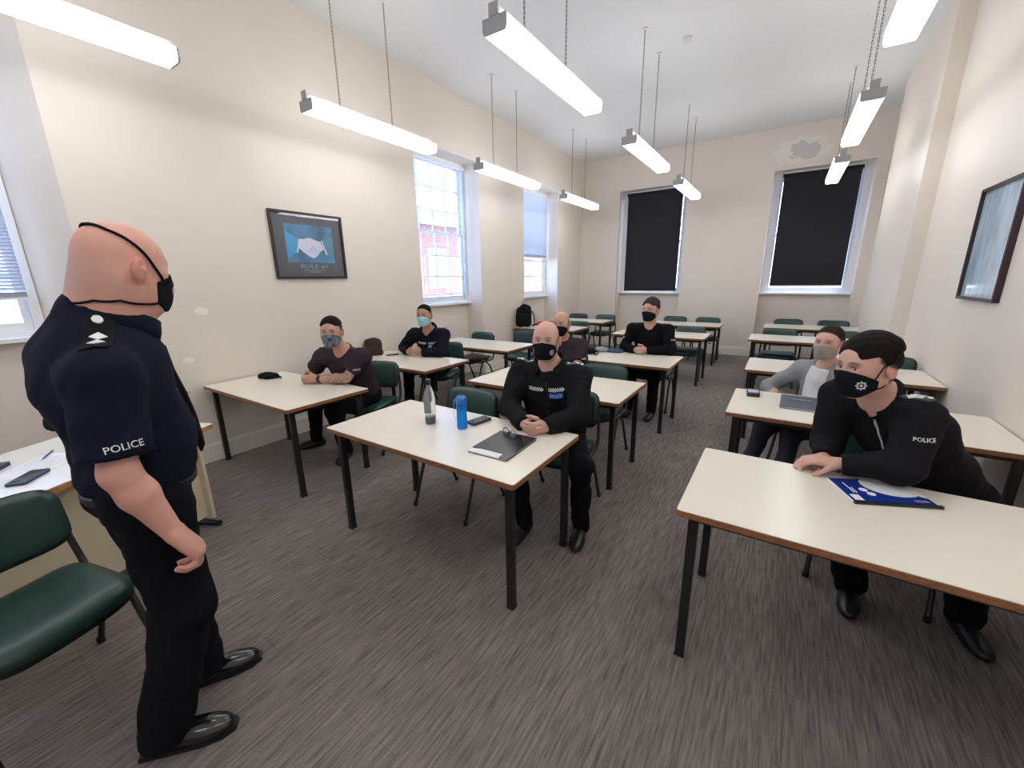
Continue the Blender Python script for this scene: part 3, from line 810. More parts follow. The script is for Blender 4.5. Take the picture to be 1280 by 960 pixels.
M_HAIRB = mat('brown_hair', (.030, .015, .010), rough=.7, spec=.15, bump=(80, .7), noise=(60, .4), stretch=(1, 1, .3))
M_HAIRG = mat('greying_hair', (.055, .046, .040), rough=.8, spec=.1, bump=(80, .8), noise=(60, .5))
M_HAIRK = mat('black_hair', (.008, .006, .005), rough=.8, spec=.1, bump=(90, .7))

def frame_from(f, pitch=0, roll=0):
    # columns: right, forward, up ; pitch>0 looks down
    f = nrm(V3(f[0], f[1], 0)); up = V3(0, 0, 1); r = np.cross(f, up)
    fp = f*math.cos(pitch)-up*math.sin(pitch); u = np.cross(r, fp)
    r2 = r*math.cos(roll)+u*math.sin(roll); u2 = -r*math.sin(roll)+u*math.cos(roll)
    return np.stack([r2, fp, u2], 1)
class Head:
    def __init__(s, c, f, pitch=0., roll=0., sc=1., fat=0., jaw=1., eo=.008, deep=1.):
        s.c = np.asarray(c, float); s.R = frame_from(f, pitch, roll); s.s = sc
        W = s.w
        e = lambda p, r, k=.03, op='u': ell(W(p), np.array(r)*sc, s.R, k*sc, op=op)
        cp_ = lambda a, b, ra, rb, k=.02, op='u': cap(W(a), W(b), ra*sc, rb*sc, k*sc, op=op)
        j = jaw
        s.skull = [e((0, -.018+.098*(1-deep)*.8, .036), (.077, .098*deep, .086)), e((0, .030, .030), (.068, .066, .072), .04)]
        s.face = [e((0, .030, -.038), (.060*j, .062, .074), .04), cp_((0, .072, -.092), (0, .068, -.096), .020*j, .022*j, .03),
                  cp_((-.052*j, -.004, -.048), (-.030, .052, -.092), .018, .018, .04), cp_((.052*j, -.004, -.048), (.030, .052, -.092), .018, .018, .04),
                  cp_((-.044, .058, -.012), (.044, .058, -.012), .020, .020, .03)]
        if fat: s.face += [e((0, .02, -.088), (.056+fat*.3, .052+fat, .036+fat*.4), .04), e((0, -.03, -.072), (.070, .062, .06), .05)]
        s.detail = [cp_((-.040, .076, .026), (.040, .076, .026), .011, .011, .018),
                    e((-.031, .100, .008), (.019, .014, .012), .012, 's'), e((.031, .100, .008), (.019, .014, .012), .012, 's'),
                    cp_((0, .086, .018), (0, .107, -.022), .0075, .0125, .012), cp_((-.012, .094, -.028), (.012, .094, -.028), .009, .009, .01),
                    cp_((-.02, .088, -.062), (.02, .088, -.062), .007, .007, .01)]
        ear = []
        for q in (-1, 1):
            Re = s.R @ np.array([[math.cos(q*.35), -math.sin(q*.35), 0], [math.sin(q*.35), math.cos(q*.35), 0], [0, 0, 1]])
            ear += [ell(W((q*(.080+eo), -.012, -.004)), V3(.010, .021, .034)*sc, Re, .010*sc),
                    ell(W((q*(.090+eo), -.006, .0)), V3(.007, .011, .020)*sc, Re, .006*sc, op='s'),
                    ell(W((q*(.084+eo), -.004, -.006)), V3(.006, .006, .008)*sc, Re, .004*sc)]
        s.ear = ear
        s.base = s.skull+s.face
    def w(s, p): return s.c+s.R@(np.asarray(p, float)*s.s)
    def d(s, v): return s.R@np.asarray(v, float)
    def loc(s, P): return ((P-s.c)@s.R)/s.s
    def cut(s, n, c):      # local half-space n.p<c to world
        nw = s.d(n); return (nw, c*s.s+nw@s.c)
def hand(w, d, n, thumb, curl=(.5, .6, .4), sc=1., spread=1., thumbang=.5):
    d = nrm(d); n = np.asarray(n, float); n = nrm(n-d*(d@n)); t = np.cross(d, n)
    if t@np.asarray(thumb, float) < 0: t = -t
    w = np.asarray(w, float); P = []
    offs = (.029, .010, -.009, -.027); kn = (.086, .090, .085, .076); ln = (.066, .074, .068, .053); rr = (.0092, .0095, .009, .008)
    for i in range(4):
        a = w+t*offs[i]*.65*sc+d*.012*sc; b = w+t*offs[i]*sc+d*kn[i]*sc
        P.append(cap(a, b, .0145*sc, .0118*sc, .014*sc))
        ang = 0.; q = b; dirw = nrm(d+t*(offs[i]*2.2*spread-.0))
        for jn, fr in enumerate((.45, .31, .24)):
            ang += curl[jn]*(1+.06*i)
            dd = dirw*math.cos(ang)+n*math.sin(ang)
            q2 = q+dd*ln[i]*fr*1.15*sc
            P.append(cap(q, q2, rr[i]*sc*(1-.07*jn), rr[i]*sc*(1-.07*(jn+1)), .0035*sc)); q = q2
    P.append(ell(w+d*.05*sc+n*.004*sc, V3(.036, .048, .014)*sc, np.stack([t, d, n], 1), .012*sc))
    q = w+d*.022*sc+t*.024*sc+n*.006*sc; dd = nrm(t*.75+d*.75+n*.35)
    P.append(cap(w+d*.015*sc+t*.01*sc, q, .015*sc, .0145*sc, .012*sc))
    for L_, r0, r1, turn in ((.040, .0145, .0115, 0), (.032, .0112, .010, thumbang), (.026, .010, .0082, thumbang*.8)):
        dd = nrm(dd+(d*.5+n*.5-t*.5)*turn); q2 = q+dd*L_*sc; P.append(cap(q, q2, r0*sc, r1*sc, .006*sc)); q = q2
    return P
def shoe(an, t, sc=1., sole=0.):
    t = nrm(V3(t[0], t[1], 0)); s_ = np.cross(V3(0, 0, 1), t); a = V3(an[0], an[1], 0)
    R = np.stack([s_, t, V3(0, 0, 1)], 1); g = ((V3(0, 0, -1), -sole),)
    P = [ell(a+t*-.035*sc+V3(0, 0, .040), V3(.036, .052, .05)*sc, R, .03), ell(a+t*.045*sc+V3(0, 0, .034), V3(.043, .105, .046)*sc, R, .03),
         ell(a+t*.125*sc+V3(0, 0, .028), V3(.046, .078, .036)*sc, R, .03), cap(a+V3(0, 0, .06), a+V3(0, 0, .11), .040*sc, .040*sc, .03)]
    return Solid(P, gcuts=g), R
def collar(root, nb, R, r0, r1, h, gap, m, name='collar', flare=0., front_drop=.02, back_rise=.01):
    # a standing band around the neck, open at the front by `gap` radians
    b = MB(); n = 28; rt, fd, up = R[:, 0], R[:, 1], R[:, 2]; org = np.array(root.location); th = .005
    rows = []
    for t, (rad, hh) in enumerate(((r0, 0.), ((r0+r1)/2, h*.55), (r1, h), (r1+.004+flare*.4, h*.97), ((r0+r1)/2+.010+flare, h*.45-flare*.3), (r0+.012+flare, -.004-flare*.6))):
        row = []
        for k in range(n+1):
            a = gap/2+(2*math.pi-gap)*k/n; c = math.cos(a)       # a=0 front
            off = -front_drop*max(0, c)**1.5+back_rise*max(0, -c)
            row.append(nb+fd*(c*rad*1.06)+rt*(math.sin(a)*rad)+up*(hh+off)-org)
        rows.append(row)
    V = [p for r_ in rows for p in r_]; F_ = []; L = n+1; K = len(rows)
    for i in range(K):
        for k in range(n): F_.append((i*L+k, i*L+k+1, ((i+1) % K)*L+k+1, ((i+1) % K)*L+k))
    F_ += [tuple(i*L for i in range(K)), tuple(i*L+n for i in range(K-1, -1, -1))]
    b.add(V, F_, True); return b.build(name, m, root)
def strap(root, sol, hd, pts, r, m, lift=.0035, name='ear_loop', n=5, centre=(0, -.01, 0.0)):
    # thin elastic following the head through head-local directions
    P = []; c = hd.w(centre); org = np.array(root.location)
    dense = []
    for i in range(len(pts)-1):
        a, b = np.array(pts[i], float), np.array(pts[i+1], float)
        for t in np.linspace(0, 1, 7)[:-1]: dense.append(a+(b-a)*t)
    dense.append(np.array(pts[-1], float))
    for q in dense:
        d = nrm(hd.w(q)-c); p = sol.march(c+d*.26, -d, .26); P.append(p+d*lift-org)
    return MB().tube(P, r, n).build(name, m, root)
def mask(root, hd, m, vox=.005, drop=0., wide=.026, crest=None, crest_at=None, loops=True, parent=None):
    pr = hd.base+[ell(hd.w((0, .066, -.050)), V3(.040, .046, .050)*hd.s, hd.R, .03*hd.s), cap(hd.w((0, .092, .0)), hd.w((0, .100, -.03)), .012*hd.s, .016*hd.s, .02*hd.s)]
    g = [hd.cut(nrm((0, -.50, 1.)), (-.052+drop)/math.sqrt(1.25)), hd.cut((0, -1, 0), -wide), hd.cut(nrm((0, -.62, -1.)), (.066)/math.sqrt(1.3844)), hd.cut((0, 0, -1), .113)]
    sol = Solid(pr, .006*hd.s, g)
    o = add_solid(sol, vox, 'face_mask', m, root)
    if crest:
        base = Solid(pr, .006*hd.s)
        c = hd.w(crest_at[0]); u = hd.d(crest_at[1]); v = hd.d((0, 0, 1))
        R_ = crest_at[2]
        patch(base, root, starpoly(R_, R_*.72, 8, R_*.52), c, u, v, 'mask_crest', M_SILVER, parent=o)
        patch(base, root, discpoly(R_*.28), c, u, v, 'mask_crest_centre', M_SILVER, parent=o)
    if loops:
        hs = Solid(hd.base+hd.ear)
        for q in (-1, 1):
            strap(root, hs, hd, [(q*.055, wide+.004, -.030), (q*.074, .008, .020), (q*.080, -.014, .034), (q*.078, -.034, .010), (q*.075, -.032, -.022), (q*.062, .0, -.055), (q*.054, wide+.004, -.066)], .0022, m)
    return o, sol
def eyes(root, hd, iris=(.03, .02, .015)):
    for q in (-1, 1):
        b = MB(); n = 10; c = hd.w((q*.031, .0755, .008)); r = .0125*hd.s; org = np.array(root.location)
        prof = [(r*math.sin(math.pi*k/8), -r*math.cos(math.pi*k/8)) for k in range(9)]
        vs_, cols = [], []
        for rr_, y in prof:
            for k in range(n):
                a = 2*math.pi*k/n; vs_.append(c+hd.R@V3(rr_*math.cos(a), y, rr_*math.sin(a))-org); cols.append(iris if y > r*.85 else (.62, .58, .56))
        fs = [(i*n+k, i*n+(k+1) % n, (i+1)*n+(k+1) % n, (i+1)*n+k) for i in range(8) for k in range(n)]
        b.add(vs_, fs, True); me = b.mesh('eye'); at = me.color_attributes.new('Col', 'FLOAT_COLOR', 'POINT')
        at.data.foreach_set('color', np.array([tuple(c_)+(1.,) for c_ in cols], np.float32).ravel()); me.materials.append(M_EYE)
        link(bpy.data.objects.new('eye', me), root)
def skin_fn(hd, base, hairc=None, hairfn=None, browc=(.06, .04, .03), extra=None, brow=.75):
    base = np.array(base)
    def fn(P):
        C = np.tile(base, (len(P), 1)); L = hd.loc(P)
        x, y, z = L.T; near = (np.abs(L) < .16).all(1)
        ch = np.exp(-(((np.abs(x)-.045)/.025)**2+((y-.065)/.04)**2+((z+.025)/.025)**2))*near
        C *= (1-ch[:, None]*np.array([.0, .16, .14]))
        br = np.exp(-(((np.abs(x)-.033)/.020)**4+((z-.027-.006*np.cos((np.abs(x)-.03)*60))/.0062)**4))*(y > .055)*near*brow
        C = C*(1-br[:, None])+np.array(browc)*br[:, None]
        ls = np.exp(-(((np.abs(x)-.031)/.017)**4+((z-.0175)/.004)**4))*(y > .055)*near*.7
        C = C*(1-ls[:, None])+np.array(browc)*ls[:, None]
        er = np.clip((np.abs(x)-.079)*150, 0, 1)*(np.abs(y+.012) < .03)*(np.abs(z+.004) < .045)*near
        C *= (1-er[:, None]*np.array([.03, .20, .20]))
        if hairfn is not None:
            h = np.clip(hairfn(x, y, z), 0, 1)*near
            C = C*(1-h[:, None])+np.array(hairc)*h[:, None]
        if extra is not None: C = extra(P, C)
        return C
    return fn
def hair(root, hd, m, top=.014, side=.007, back=.008, line=.087, side_y=.034, low=-.066, fold=.0, vox=.006, extra=(), burn=.028, sweep=(0, -.019, .043)):
    # hair grown over the skull: crown, sides down to the ears, nape
    sc = hd.s
    def sk(t, c0=(0, -.018, .036), cuts=(), k=.012): return ell(hd.w(c0), V3(.077+t, .098+t, .086+t)*sc, hd.R, k*sc, cuts=cuts)
    up = hd.cut(nrm((0, .10, -1.)), -(line)/math.sqrt(1.01)+.0)
    P = [sk(top, sweep, (hd.cut(nrm((0, -.15, -1.)), -(line-.022)/math.sqrt(1.0225)),)),
         ell(hd.w((0, .132, .044)), V3(.064, .070, .056)*sc, hd.R, .008*sc, op='s'),
         sk(side, (0, -.018, .036), (hd.cut((0, 1, 0), side_y), hd.cut(nrm((0, .55, -1.)), -burn/math.sqrt(1.3)), )),
         sk(back, (0, -.018, .030), (hd.cut(nrm((0, 1, -.25)), -.036), hd.cut((0, 0, -1), -low)))]
    return add_solid(Solid(P+list(extra), 0., (), fold, 3), vox, 'hair', m, root)
def hair_paint(amount=.95, line=.088, low=-.075):
    def fn(x, y, z):
        a = np.clip((z-(line+.006-5.*x*x))*260+.5, 0, 1)
        b = np.clip((.036-y)*60, 0, 1)*np.clip((z-.55*y-.012)*90, 0, 1)*np.clip((np.abs(x)-.045)*60, 0, 1)
        c = np.clip((-.03-y)*50, 0, 1)*np.clip((z-low)*60, 0, 1)
        return np.maximum(np.maximum(a, b), c)*amount
    return fn
def person(loc, label, hd, nb, pel, f, Rs, Ls, Re, Le, Rw, Lw, hands, hips, knees, ankles, toes, shirt, trousers, shoem,
           skin, sleeve='long', chest=(.185, .125), belly=(.165, .130), vox=.006, fat=0., fold=.004, shirt_name='shirt', colfn=None,
           neck=(.056, .062), arm=(.066, .056, .040), leg=(.088, .068, .056), shorts=.62, hem=None, legvox=None, toes_shoes=True, shirt_extra=(), nkcut=.066, coff=0., body_extra=()):
    root = empty('person', loc, 0, label, 'person')
    nb, pel, Rs, Ls, Re, Le, Rw, Lw = [np.asarray(q, float) for q in (nb, pel, Rs, Ls, Re, Le, Rw, Lw)]
    u = nrm(nb-pel); ff = V3(f[0], f[1], 0); ff = nrm(ff-u*(u@ff)); rt = np.cross(ff, u); R = np.stack([rt, ff, u], 1)
    at = lambda t, fo=0., s=0.: pel+(nb-pel)*t+ff*fo+rt*s
    torso = [ell(at(.66, coff), (chest[0], chest[1], .20), R, .07), ell(at(.30, .02), (belly[0], belly[1], .19), R, .08), ell(at(.06), (.165, .125, .12), R, .08)]
    if fat: torso.append(ell(at(.28, .05+fat*.5), (belly[0]*.86, belly[1]*.85, .17), R, .09))
    mid = (Rs+Ls)/2
    for S_ in (Rs, Ls): torso += [cap(mid+(S_-mid)*.25, S_, .064, .060, .05), cap(nb-u*.005, mid+(S_-mid)*.70+u*.012, .052, .040, .04)]
    torso += list(shirt_extra)
    pr = list(torso)
    for S_, E_, W_ in ((Rs, Re, Rw), (Ls, Le, Lw)):
        if sleeve == 'long':
            d = nrm(W_-E_); cpt = W_-d*.004
            pr += [cap(S_, E_, arm[0], arm[1], .045), cap(E_, W_, arm[1], arm[2], .025, cuts=((d, d@cpt),))]
        else:
            d = nrm(E_-S_); cpt = S_+(E_-S_)*shorts
            pr += [cap(S_, S_+(E_-S_)*(shorts+.15), arm[0]+.004, arm[0]+.006, .05, cuts=((d, d@cpt),))]
    pr.append(cap(nb-u*.02+ff*.012, nb+u*.16+ff*.02, nkcut, nkcut+.01, .012, op='s'))
    gc = []
    if hem is not None: gc.append((-u, -(u@(pel+u*hem))))
    sh = Solid(pr, 0., gc, fold, 1.3)
    add_solid(sh, max(vox, .007), shirt_name, shirt, root)
    # trousers
    tp = [ell(pel+u*.03, (.170, .132, .13), R, .07)]
    for H_, K_, A_ in zip(hips, knees, ankles):
        H_, K_, A_ = [np.asarray(q, float) for q in (H_, K_, A_)]; d = nrm(A_-K_)
        tp += [cap(H_, K_, leg[0], leg[1], .05), cap(K_, A_+d*.04, leg[1], leg[2], .04, cuts=((d, d@(A_+d*.035)),))]
    add_solid(Solid(tp, 0., ((V3(0, 0, -1), -.02),), fold*1.1, 4.1), legvox or max(vox, .009), 'trousers', trousers, root)
    for A_, t_ in zip(ankles, toes):
        so_, _ = shoe(A_, t_, 1.0); add_solid(so_, max(vox, .006), 'shoe', shoem, root)
    # the body itself, one continuous surface
    bd = hd.skull+hd.face+[cap(hd.w((0, -.022, -.050)), nb-u*.03, neck[0], neck[1], .04)]+[q for q in hd.detail]+hd.ear
    bd += [cap(nb-u*.03, pel, .085, .10, .04)]
    for S_, E_, W_ in ((Rs, Re, Rw), (Ls, Le, Lw)):
        bd += [cap(nb-u*.05, S_, .05, .045, .03), cap(S_, E_, .046, .043, .02), cap(E_, E_+(W_-E_)*.35, .043, .045, .02), cap(E_+(W_-E_)*.35, W_, .045, .028, .02)]
    for H_, K_, A_ in zip(hips, knees, ankles): bd += [cap(pel, H_, .08, .07, .03), cap(H_, K_, .065, .05, .03), cap(K_, A_, .048, .036, .03)]
    bd += hands+list(body_extra)
    add_solid(Solid(bd), vox, 'body', M_SKIN, root, colfn or skin_fn(hd, skin))
    eyes(root, hd)
    return root, sh, R
def epaulette(root, sh, S_, nb, ff, name='epaulette', m=None, pips=(), size=(.055, .115), slope=.8, along=.76):
    # strap on the shoulder running from neck to arm, with metal pips
    S_ = np.asarray(S_, float); nb = np.asarray(nb, float); d = nrm((S_-nb)*V3(1, 1, slope))
    c = nb+(S_-nb)*along; c[2] += .05
    n0 = V3(0, 0, 1); u = nrm(np.cross(d, n0))
    o = patch(sh, root, gridpoly(size[0], size[1], 4, 8, .06), c, u, d, name, m or M_JACK, lift=.006, thick=.006)
    for (x, y, shape, sc, mm) in pips:
        pl = discpoly(sc) if shape == 'disc' else (([(-sc, 0), (0, -sc*.9), (sc, 0), (0, sc*.9)], [(0, 1, 2, 3)]) if shape == 'pip' else gridpoly(sc*2, sc, 2, 1))
        patch(sh, root, pl, c+u*x+d*y, u, d, 'rank_'+('button' if shape == 'disc' else 'pip'), mm, lift=.009, thick=.003, parent=o)
    return o
def checks(root, sh, c, u, v, w, rows, cols, name='chequered_band', parent=None):
    # black and white dicing
    cw = w/cols; V, F_ = [], []
    for j in range(rows):
        for i in range(cols):
            if (i+j) % 2: continue
            x0, y0 = -w/2+i*cw, (j-rows/2)*cw; k = len(V)
            V += [(x0, y0), (x0+cw, y0), (x0+cw, y0+cw), (x0, y0+cw)]; F_.append((k, k+1, k+2, k+3))
    patch(sh, root, gridpoly(w+.004, rows*cw+.004, 10, 2), c, u, v, name, M_JACK, lift=.005, thick=.004)
    return patch(sh, root, (V, F_), c, u, v, 'white_checks', M_WHITE, lift=.0068, thick=.001)
def clasped(c, f, sc=1., down=0.):
    # two hands folded into each other at point c, forearms coming from behind
    f = nrm(V3(f[0], f[1], 0)); r = np.cross(f, V3(0, 0, 1)); P = []
    Rw = c+r*.064-f*.055; Lw = c-r*.064-f*.055
    P += hand(Rw, -r*.62+f*.74+V3(0, 0, .02), -r*.74-f*.62, V3(0, 0, 1), (.75, .85, .5), sc)
    P += hand(Lw+V3(0, 0, .006), r*.62+f*.74+V3(0, 0, .02), r*.74-f*.62, V3(0, 0, 1), (.65, .8, .5), sc)
    return P, Rw, Lw
# ------------------------------------------------------------------ the eight people
def left_of(f): f = nrm(V3(f[0], f[1], 0)); return np.cross(V3(0, 0, 1), f)
SK_FAIR = (.64, .37, .29); SK_PINK = (.70, .36, .28); SK_TAN = (.46, .25, .165); SK_MED = (.56, .31, .225)

# standing person
def standing():
    B = V3(-1.73, .335, 0); F = nrm((.02, 1, 0)); Rr = np.cross(F, V3(0, 0, 1))
    L = lambda fo, ri, z: B+F*fo+Rr*ri+V3(0, 0, z)
    hd = Head((-1.725, .425, 1.668), (-.26, .965), pitch=.14, sc=1.11, fat=.008, jaw=1.06, eo=.015, deep=.90)
    nb = L(.035, -.01, 1.535); pel = L(-.005, 0, .95)
    Rs, Ls = L(-.045, .195, 1.375), L(-.035, -.195, 1.375)
    Re, Le = L(-.075, .255, 1.115), L(-.06, -.255, 1.12); Rw, Lw = L(-.005, .285, .905), L(-.05, -.25, .86)
    hd_ = hand(Rw, F*.48+V3(0, 0, -.88)+Rr*.02, -F*.86+V3(0, 0, -.46)-Rr*.30, -Rr, (.62, 1.0, .65), 1.27, thumbang=.5)+hand(Lw, F*.2+V3(0, 0, -1), Rr, F, (.5, .6, .4), 1.1)
    ank = [V3(-1.655, .225, .09), V3(-1.845, .40, .09)]; toes = [(.20, .26), (.10, .20)]
    def hf(x, y, z): return np.clip((-.01-y+.5*(.06-z))*9, 0, 1)*np.clip((.075-z)*14, 0, 1)*np.clip((z+.10)*25, 0, 1)*.40
    root, sh, R = person(tuple(B), 'bald person standing in navy short sleeved uniform shirt and tie, seen from behind the shoulder', hd, nb, pel, F, Rs, Ls, Re, Le, Rw, Lw, hd_,
        [L(0, .10, .93), L(0, -.10, .93)], [L(.015, .095, .52), L(.05, -.105, .52)], ank, toes, M_NAVY, M_TROU, M_SHOE, SK_PINK, sleeve='short', chest=(.205, .160), belly=(.190, .155), vox=.0055,
        neck=(.080, .084), arm=(.076, .07, .05), leg=(.105, .088, .080), shorts=.84, hem=.04, nkcut=.088, fold=.0045, coff=-.030,
        shirt_extra=(cap(nb+V3(0, -.035, -.10), nb+V3(0, -.016, -.01), .125, .095, .06),),
        body_extra=(cap(hd.w((0, -.026, -.024)), nb-V3(0, .008, .03), .067, .084, .06),),
        colfn=skin_fn(hd, SK_PINK, (.36, .25, .20), hf, (.25, .16, .11), brow=.4), legvox=.009)
    Rc = frame_from((0, 1), .50)
    collar(root, nb+V3(0, -.002, -.040), Rc, .104, .096, .064, .30, M_NAVY, flare=.004, front_drop=.0, back_rise=.0)
    hs = Solid(hd.base+hd.ear+[cap(hd.w((0, -.022, -.050)), nb-V3(0, 0, .03), .080, .084, .04), cap(hd.w((0, -.026, -.024)), nb-V3(0, .008, .03), .067, .084, .06)])
    mk, _ = mask(root, hd, M_MASKB, wide=.040, loops=False, crest=True, crest_at=((.034, .11, -.050), (-.93, .25, 0), .016))
    # one elastic over the crown, one round the nape
    for q in (1, -1):
        strap(root, hs, hd, [(q*.060, .044, -.020), (q*.076, .010, .034), (q*.078, -.02, .072), (q*.060, -.06, .105), (0, -.080, .114)], .0044, M_MASKB, name='crown_elastic', n=6)
        strap(root, hs, hd, [(q*.055, .044, -.070), (q*.072, .0, -.082), (q*.078, -.05, -.088), (q*.05, -.09, -.092), (0, -.105, -.093)], .0038, M_MASKB, name='nape_elastic', n=6)
    ff = R[:, 1]
    for S_ in (Rs, Ls): epaulette(root, sh, S_, nb, ff, m=M_JACK, pips=((0, -.058, 'disc', .012, M_WHITE), (0, .0, 'pip', .019, M_WHITE), (0, .036, 'pip', .019, M_WHITE)), size=(.066, .155), slope=1.0, along=.72)
    ax = nrm(Re-Rs); c = Rs+(Re-Rs)*.66
    patch(sh, root, textpoly('POLICE', .019, .080), c+Rr*.08+F*.004, F, -ax, 'sleeve_lettering', M_WHITE, lift=.004)
    # tie: blade lying on the shirt front, its tip swinging clear
    org = B; b = MB(); V = []; pts = []
    for z, w, off in ((1.475, .020, .004), (1.42, .024, .006), (1.34, .028, .008), (1.25, .032, .010), (1.17, .036, .012), (1.10, .040, .016), (1.05, .040, .024), (1.015, .004, .032)):
        p = sh.march(V3(B[0]-.02, B[1]+.45, z), V3(0, -1, 0)); pts.append((p+F*off, w))
    for p, w in pts:
        for s_ in (-1, 1):
            for t_ in (0, .006): V.append(p+Rr*s_*w+F*t_-org)
    Fc = []
    for i in range(len(pts)-1):
        a = i*4; Fc += [(a, a+2, a+6, a+4), (a+1, a+5, a+7, a+3), (a, a+4, a+5, a+1), (a+2, a+3, a+7, a+6)]
    b.add(V, Fc, True); b.build('tie', M_POLO, root)
    p = pts[3][0]+F*.010-org
    MB().box(-.036, .036, -.004, .004, -.004, .004, Matrix.Translation(p)).build('tie_clip', M_SILVER, root)
    bl = Solid([ell(pel+V3(0, 0, .035)+F*.015, (.172, .146, .16), R, .05)], .002, ((V3(0, 0, 1), pel[2]+.050), (V3(0, 0, -1), -(pel[2]+.012))))
    add_solid(bl, .008, 'belt', M_BOOT, root)
    for A_, t_ in zip(ank, toes):
        t2 = nrm(V3(t_[0], t_[1], 0)); s2 = np.cross(V3(0, 0, 1), t2)
        pl = [A_*V3(1, 1, 0)+t2*y+s2*x-org for x, y in [(-.036, -.082), (.036, -.082), (.042, .0), (.050, .10), (.044, .17), (.02, .208), (-.02, .208), (-.044, .17), (-.050, .10), (-.042, 0)]]
        k = len(pl); MB().add([q for q in pl]+[q+V3(0, 0, .018) for q in pl], [tuple(range(k-1, -1, -1)), tuple(range(k, 2*k))]+[(i, (i+1) % k, k+(i+1) % k, k+i) for i in range(k)]).build('shoe_sole', M_BOOT, root)
        for q in range(4):     # laces
            y = .035+q*.018; z = .083-q*.006
            MB().tube([A_*V3(1, 1, 0)+t2*y+s2*-.022+V3(0, 0, z-.006)-org, A_*V3(1, 1, 0)+t2*(y+.004)+V3(0, 0, z)-org, A_*V3(1, 1, 0)+t2*y+s2*.022+V3(0, 0, z-.006)-org], .0028, 6).build('lace', M_BOOT, root)
standing()

def seated_legs(pel, f, spread=.10, kx=.42, kz=.50, foot=.02, out=.04):
    f = nrm(V3(f[0], f[1], 0)); l = left_of(f); pel = np.asarray(pel, float)
    hips = [pel-l*spread, pel+l*spread]; knees = [h+f*kx+(-l if i == 0 else l)*out for i, h in enumerate(hips)]
    for k in knees: k[2] = kz
    ank = [k+f*foot for k in knees]
    for a in ank: a[2] = .09
    return hips, knees, ank, [(f[0], f[1])]*2

# person at the bottle table
def p_center():
    f = (.18, -.98); hd = Head((-1.195, 2.195, 1.250), (.27, -.96), pitch=.02, sc=.95, jaw=1.0)
    l = left_of(f); pel = V3(-1.22, 2.45, .54); nb = V3(-1.215, 2.285, 1.085)
    mid = nb+V3(0, .0, -.070); Rs, Ls = mid-l*.200, mid+l*.200
    c = V3(-1.135, 1.915, .770); hp, Rw, Lw = clasped(c, f)
    Re, Le = V3(-1.450, 2.15, .80), V3(-.965, 2.18, .80)
    hips, knees, ank, toes = seated_legs(pel, f, kx=.40); knees = [V3(-1.33, 2.05, .51), V3(-.90, 2.10, .51)]; ank = [V3(-1.235, 1.98, .09), V3(-.915, 2.16, .09)]
    toes = [(.05, -1), (.25, -1)]
    def hf(x, y, z): return np.clip((np.abs(x)-.050)*60, 0, 1)*np.clip((.02-y)*25, 0, 1)*np.clip((z+.03)*30, 0, 1)*np.clip((.095-z)*30, 0, 1)*.55
    root, sh, R = person((-1.22, 2.40, 0), 'person in black jacket with chequered band and blue POLICE badge, hands folded by the clipboard', hd, nb, pel, f, Rs, Ls, Re, Le, Rw, Lw, hp, hips, knees, ank, toes,
        M_JACK, M_TROU, M_BOOT, SK_FAIR, chest=(.222, .145), belly=(.222, .150), vox=.0045, fold=.0065, shirt_name='jacket', colfn=skin_fn(hd, SK_FAIR, (.20, .15, .12), hf, (.16, .10, .07)), arm=(.080, .072, .050))
    mask(root, hd, M_MASKB, crest=True, crest_at=((-.050, .075, -.062), (-.72, -.69, 0), .019), vox=.004)
    collar(root, nb, R, .088, .088, .045, 1.1, M_JACK, flare=.014, front_drop=.045, back_rise=.008)
    ff = R[:, 1]; lw = -R[:, 0]; up = R[:, 2]
    b = nb-up*.115+ff*.15
    checks(root, sh, b-lw*.070, lw, up, .105, 3, 14); checks(root, sh, b+lw*.066, lw, up, .100, 3, 14)
    bd = patch(sh, root, gridpoly(.088, .034, 6, 2), b+lw*.064-up*.040, lw, up, 'police_badge', M_BLUEB, lift=.008, thick=.006)
    patch(sh, root, textpoly('POLICE', .017, .074), b+lw*.064-up*.040, lw, up, 'badge_lettering', mat('badge_white', (.62, .72, .9), rough=.5), lift=.0098, thick=.001, parent=bd)
    patch(sh, root, gridpoly(.007, .40, 1, 14), nb-up*.27+ff*.15, lw, up, 'zip', M_DARKPL, lift=.002)
    for S_ in (Rs, Ls): epaulette(root, sh, S_, nb, ff, m=M_DARKPL, pips=((0, -.03, 'disc', .010, M_WHITE), (0, .028, 'bar', .018, M_WHITE), (0, .055, 'bar', .014, M_WHITE)))
    w = Lw+nrm(Le-Lw)*.02-np.array(root.location); d = nrm(Lw-Le)
    MB().tube([w-d*.012, w+d*.012], .041, 14).build('wristwatch', M_PHONE, root)
p_center()

